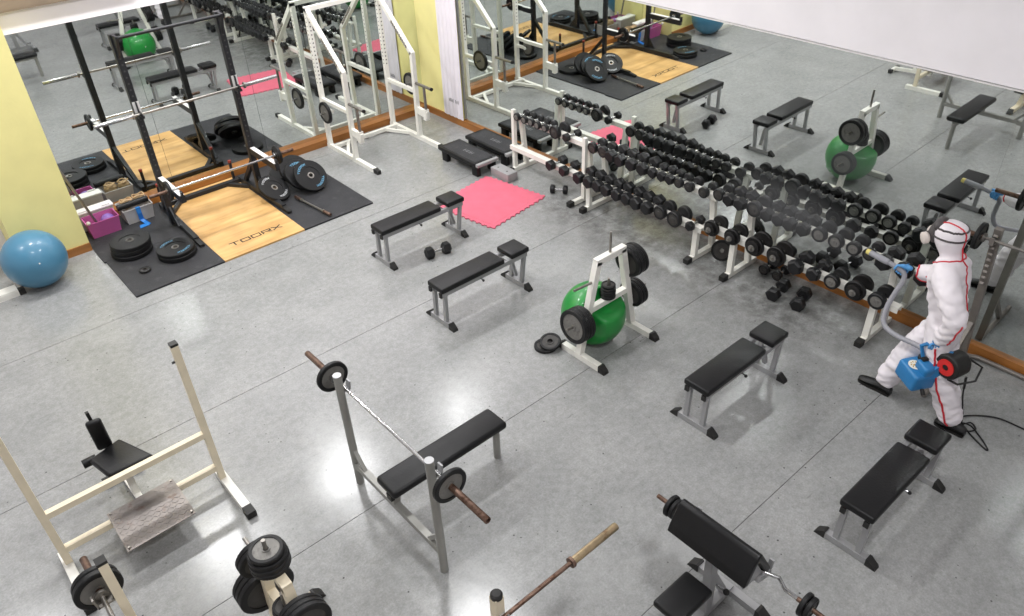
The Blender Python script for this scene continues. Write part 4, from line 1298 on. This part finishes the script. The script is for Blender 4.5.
# shoes
def shoe(name, heel, toe, lift):
    heel, toe = V(heel), V(toe)
    d = (toe - heel)
    L = d.length
    d.normalize()
    a = V((d.y, -d.x, 0)).normalized()
    secs = [(0, .030, .07), (.1, .036, .085), (.35, .036, .09), (.6, .045, .07), (.8, .046, .055), (.95, .034, .042), (1.0, .016, .03)]
    mb = MB()
    vs, fs = [], []
    n = 12
    for t_, w, h in secs:
        for k in range(n):
            q = 2 * PI * k / n
            z = max(0.0, .5 + .5 * math.sin(q)) ** .8 * h
            p = heel + d * (t_ * L) + a * math.cos(q) * w * (1 if math.sin(q) < .2 else .85)
            vs.append(p + V((0, 0, z + .012)))
    for i in range(len(secs) - 1):
        for k in range(n):
            k2 = (k + 1) % n
            fs.append((i * n + k, i * n + k2, (i + 1) * n + k2, (i + 1) * n + k))
    fs.append(tuple(range(n))); fs.append(tuple(range((len(secs) - 1) * n, len(secs) * n)))
    mb.add(vs, fs)
    s = part(name, mb, 'shoe', person, True)
    mb = MB()
    ol = [heel + d * (t_ * L) + a * w * 1.08 for t_, w, h in secs] + [heel + d * (t_ * L) - a * w * 1.08 for t_, w, h in reversed(secs)]
    mb.extr([p for p in ol], (0, 0, .016))
    part('sole', mb, 'cap', s, True, False)
    return s
shoe('shoe', (5.69, 1.70, .0), (5.70, 1.995, .0), 0)
shoe('shoe', (5.655, 1.05, .0), (5.652, 1.29, .0), 0)

# respirator
msk = MB().ball((5.722, 1.765, 1.615), .08, 20, 14, (1.0, .72, 1.1))
mo = part('respirator', msk, 'mask', person, True)
part('visor', MB().ball((5.722, 1.752, 1.685), .078, 20, 14, (1.1, .6, .75)), 'mask', mo, True)
for s in (-1, 1):
    part('filter_can', MB().lathe((5.722 + s * .055, 1.795, 1.578), (s * .62, .62, -.2), [(0, 0), (0, .036), (.012, .046), (.042, .046), (.048, .038), (.048, 0)], 18), 'filter', mo, True)
part('exhale_valve', MB().lathe((5.722, 1.818, 1.575), (0, .8, -.4), [(0, 0), (0, .026), (.016, .024), (.016, 0)], 14), 'mask', mo, True)
for z0_, z1_ in ((1.615, 1.63), (1.69, 1.74)):
    tape('mask_strap', [(5.64, 1.765, z0_), (5.58, 1.70, (z0_ + z1_) / 2), (5.585, 1.60, z1_), (5.64, 1.53, z1_), (5.722, 1.51, z1_), (5.80, 1.53, z1_), (5.86, 1.60, z1_), (5.865, 1.70, (z0_ + z1_) / 2), (5.80, 1.765, z0_)], .008, 'mask', .0)

def grip_hand(name, centre, axis, wrist, rc, first):
    """gloved hand closed round a bar: axis runs from the little finger to the index finger"""
    c, wr_ = V(centre), V(wrist)
    ax = V(axis).normalized()
    back = (wr_ - c)
    back = (back - ax * back.dot(ax)).normalized()          # towards the wrist
    side = ax.cross(back).normalized() * first                # the way the fingers wrap
    R0 = rc + .012
    vv, ee = [], []
    def a(co, r, prev=None):
        vv.append((co, r)); i = len(vv) - 1
        if prev is not None: ee.append((prev, i))
        return i
    w0 = a(wr_, .030)
    p0 = a(wr_.lerp(c + back * (R0 + .012), .55), .033, w0)
    p1 = a(c + back * (R0 + .006) + side * .008, .026, p0)
    for k, off in enumerate((-.031, -.0105, .0105, .031)):
        ln = (.86, 1.0, 1.06, .97)[k]
        base = c + ax * off
        pts = []
        for th in (25, 70, 115, 160, 200):
            q = math.radians(th * ln)
            pts.append(base + (back * math.cos(q) + side * math.sin(q)) * (R0 + (.006 if th < 40 else 0)))
        prev = p1
        for j, p in enumerate(pts):
            prev = a(p, (.0125, .012, .0115, .011, .009)[j], prev)
    prev = a(c + back * (R0 + .004) - side * .016 + ax * .022, .013, p0)
    for th in (40, 80, 120):
        q = math.radians(th)
        prev = a(c + ax * (.046 + .002 * th / 40) + (back * math.cos(q) - side * math.sin(q)) * (R0 + .002), .0105 if th < 100 else .009, prev)
    me = skin(vv, ee, 0, 2)
    return adopt(name, me, 'glove', person)

HR, HL = V((5.872, 1.975, 1.095)), V((5.525, 1.455, .785))
grip_hand('glove', HR, (0.0, 1.0, .22), (5.885, 1.895, 1.135), .021, 1)
grip_hand('glove', HL, (-.25, 1.0, .05), (5.512, 1.447, .862), .016, -1)

# ------------------------------------------------------------------ fogger carried in the left hand
fg = thing('fogger', 'blue fogging machine with black motor carried in the left hand of the person', 'fogger', (5.50, 1.45, .5))
def rot_z(p, c, a):
    p = V(p) - V(c)
    return V((p.x * math.cos(a) - p.y * math.sin(a), p.x * math.sin(a) + p.y * math.cos(a), p.z)) + V(c)
FC = V((5.475, 1.435, .525))
FT = Matrix.Translation(FC) @ Matrix.Rotation(-.5, 4, 'Z') @ Matrix.Rotation(.12, 4, 'X')
def FP(x, y, z): return FT @ V((x, y, z))
part('tank', MB().rbox((-.125, -.055, -.12), (.105, .185, .05), .03, 4, FT), 'tank', fg, True)
part('tank_neck', MB().rbox((-.06, -.05, .02), (.06, .09, .12), .025, 4, FT), 'tank', fg, True)
lab = part('round_sticker', MB().lathe(FP(-.05, .085, .0515), FT.to_3x3() @ V((0, 0, 1)), [(0, 0), (0, .052), (.002, .052), (.002, 0)], 28), 'label', fg, True)
mb = MB()
for k in range(9):
    q = 2 * PI * k / 9
    mb.bar(FP(-.05 + .026 * math.cos(q), .085 + .026 * math.sin(q), .0542), FP(-.05 + .036 * math.cos(q + .25), .085 + .036 * math.sin(q + .25), .0542), .008, .001)
mb.bar(FP(-.07, .083, .0542), FP(-.03, .087, .0542), .012, .001)
part('emblem', mb, 'labelmark', lab, True, False)
part('filler_cap', MB().lathe(FP(.05, .13, .045), FT.to_3x3() @ V((0, 0, 1)), [(0, 0), (0, .04), (.03, .04), (.036, .034), (.036, 0)], 20), 'cap', fg, True)
MC = V((5.475, 1.315, .685))
md_ = V((.95, -.25, .02)).normalized()
mt = part('motor_housing', MB().lathe(MC, md_, [(0, 0), (0, .095), (.012, .108), (.14, .108), (.175, .085), (.175, 0)], 28), 'cap', fg, True)
part('intake_disc', MB().lathe(MC, -md_, [(0, .026), (0, .07), (.008, .07), (.008, .026)], 26, closed=True), 'redplastic', mt, True)
part('intake_hub', MB().lathe(MC, -md_, [(0, 0), (0, .022), (.004, .022), (.004, 0)], 16), 'cap', mt, True)
part('motor_mount', MB().bar(FP(.01, .0, .03), MC + md_ * .08 + V((0, .06, -.03)), .10, .08), 'tank', fg, True, False)
hpts = [MC + md_ * .07 + V((0, .02, .10)), HL - V((-.012, .075, .012)), HL - V((-.014, .055, .003)), HL, HL + V((-.014, .055, .003)), HL + V((-.018, .085, -.03)), FP(0, .075, .10)]
part('carry_handle', MB().path(hpts, .0155, 10), 'tank', fg, True)
part('power_switch', MB().rbox((-.03, .045, .10), (.02, .085, .14), .006, 2, FT), 'cap', fg, True)
part('cable_guard', MB().path([MC + md_ * .15 + V((0, -.06, .06)), MC + md_ * .2 + V((0, -.14, -.0)), MC + md_ * .14 + V((0, -.16, -.10)), MC + md_ * .04 + V((0, -.10, -.13)), MC + md_ * .02 + V((0, -.03, -.11))], .009, 8), 'cap', fg, True)
for x in (-.08, .07):
    part('rubber_foot', MB().tube(FP(x, .14, -.12), FP(x, .14, -.14), .018), 'cap', fg, True)
part('drain_tap', MB().tube(FP(-.03, -.06, -.09), FP(-.04, -.10, -.11), .016), 'cap', fg, True)
# flexible hose to the nozzle: smooth curve through the hand
def catmull(ps, k=8):
    ps = [V(p) for p in ps]
    ps = [ps[0] * 2 - ps[1]] + ps + [ps[-1] * 2 - ps[-2]]
    out = []
    for i in range(1, len(ps) - 2):
        p0, p1, p2, p3 = ps[i - 1:i + 3]
        for j in range(k):
            u = j / k
            out.append(.5 * ((2 * p1) + (p2 - p0) * u + (2 * p0 - 5 * p1 + 4 * p2 - p3) * u * u + (3 * p1 - p0 - 3 * p2 + p3) * u ** 3))
    out.append(ps[-2])
    return out
hp = catmull([FP(.0, .06, .10), FP(.02, .16, .15), (5.60, 1.78, .675), (5.66, 1.915, .69), (5.73, 1.955, .80), (5.79, 1.945, .93), (5.835, 1.93, 1.03), (5.862, 1.95, 1.082), (5.875, 2.01, 1.10), (5.88, 2.10, 1.115)], 14)
part('flexible_hose', MB().path(hp, .021, 12, [.0225 if i % 2 else .0195 for i in range(len(hp))]), 'hose', fg, True)
nz_ = part('nozzle', MB().lathe((5.88, 2.10, 1.115), (.01, 1, .12), [(0, 0), (0, .026), (.05, .028), (.17, .024), (.17, 0)], 18), 'hose', fg, True)
part('nozzle_tip', MB().lathe((5.8817, 2.268, 1.135), (.01, 1, .12), [(0, 0), (0, .025), (.03, .022), (.034, .012), (.034, 0)], 16), 'yellowtip', nz_, True)

# power cable trailing over the floor
cp = catmull([MC + md_ * .12 + V((0, -.10, -.09)), (5.60, 1.16, .42), (5.68, 1.13, .20), (5.78, 1.12, .012), (5.85, 1.08, .008), (5.80, 1.02, .008), (5.73, 1.06, .008), (5.78, 1.13, .012), (5.80, 1.06, .016), (5.73, .95, .008), (5.65, .865, .008), (5.63, .875, .008), (5.72, 1.04, .009), (5.82, 1.15, .018), (5.93, 1.12, .008), (6.06, .96, .008), (6.085, .75, .008), (6.10, .4, .008), (6.12, -.3, .008)], 8)
t = thing('power_cable', 'black power cable looping from the fogger across the floor', 'cable', (5.7, .8, 0))
part('cord', MB().path(cp, .0065, 8), 'cable', t, True)
part('plug_strain_relief', MB().path(cp[:6], .010, 8), 'cap', t, True)

# ------------------------------------------------------------------ spray mist drifting over the dumbbells
vm = bpy.data.materials.new('spray_mist_volume')
vm.use_nodes = True
N_, L_ = vm.node_tree.nodes, vm.node_tree.links
N_.remove(N_['Principled BSDF'])
pv = N_.new('ShaderNodeVolumePrincipled')
pv.inputs['Color'].default_value = (.95, .95, .96, 1)
tcv = N_.new('ShaderNodeTexCoord')
ln = N_.new('ShaderNodeVectorMath'); ln.operation = 'LENGTH'
L_.new(tcv.outputs['Object'], ln.inputs[0])
mr = N_.new('ShaderNodeMapRange')
mr.inputs[1].default_value = .15; mr.inputs[2].default_value = 1.0; mr.inputs[3].default_value = 1.0; mr.inputs[4].default_value = 0.0
L_.new(ln.outputs['Value'], mr.inputs[0])
nv = N_.new('ShaderNodeTexNoise'); nv.inputs['Scale'].default_value = 2.2; nv.inputs['Detail'].default_value = 3
L_.new(tcv.outputs['Object'], nv.inputs['Vector'])
mv = N_.new('ShaderNodeMath'); mv.operation = 'MULTIPLY'
L_.new(mr.outputs[0], mv.inputs[0]); L_.new(nv.outputs['Fac'], mv.inputs[1])
mv2 = N_.new('ShaderNodeMath'); mv2.operation = 'MULTIPLY'; mv2.inputs[1].default_value = 1.5
L_.new(mv.outputs[0], mv2.inputs[0])
L_.new(mv2.outputs[0], pv.inputs['Density'])
L_.new(pv.outputs['Volume'], N_['Material Output'].inputs['Volume'])
M['mist'] = vm
mist = link('spray_mist', MB().ball((0, 0, 0), 1.0, 24, 16).mesh('spray_mist', vm))
mist.location = (6.12, 3.15, 1.10)
mist.scale = (.34, 1.0, .30)
mist.rotation_euler = (.02, 0, -.22)
tag(mist, 'thin grey spray mist drifting from the nozzle over the upper dumbbells', 'mist', None, 'stuff')
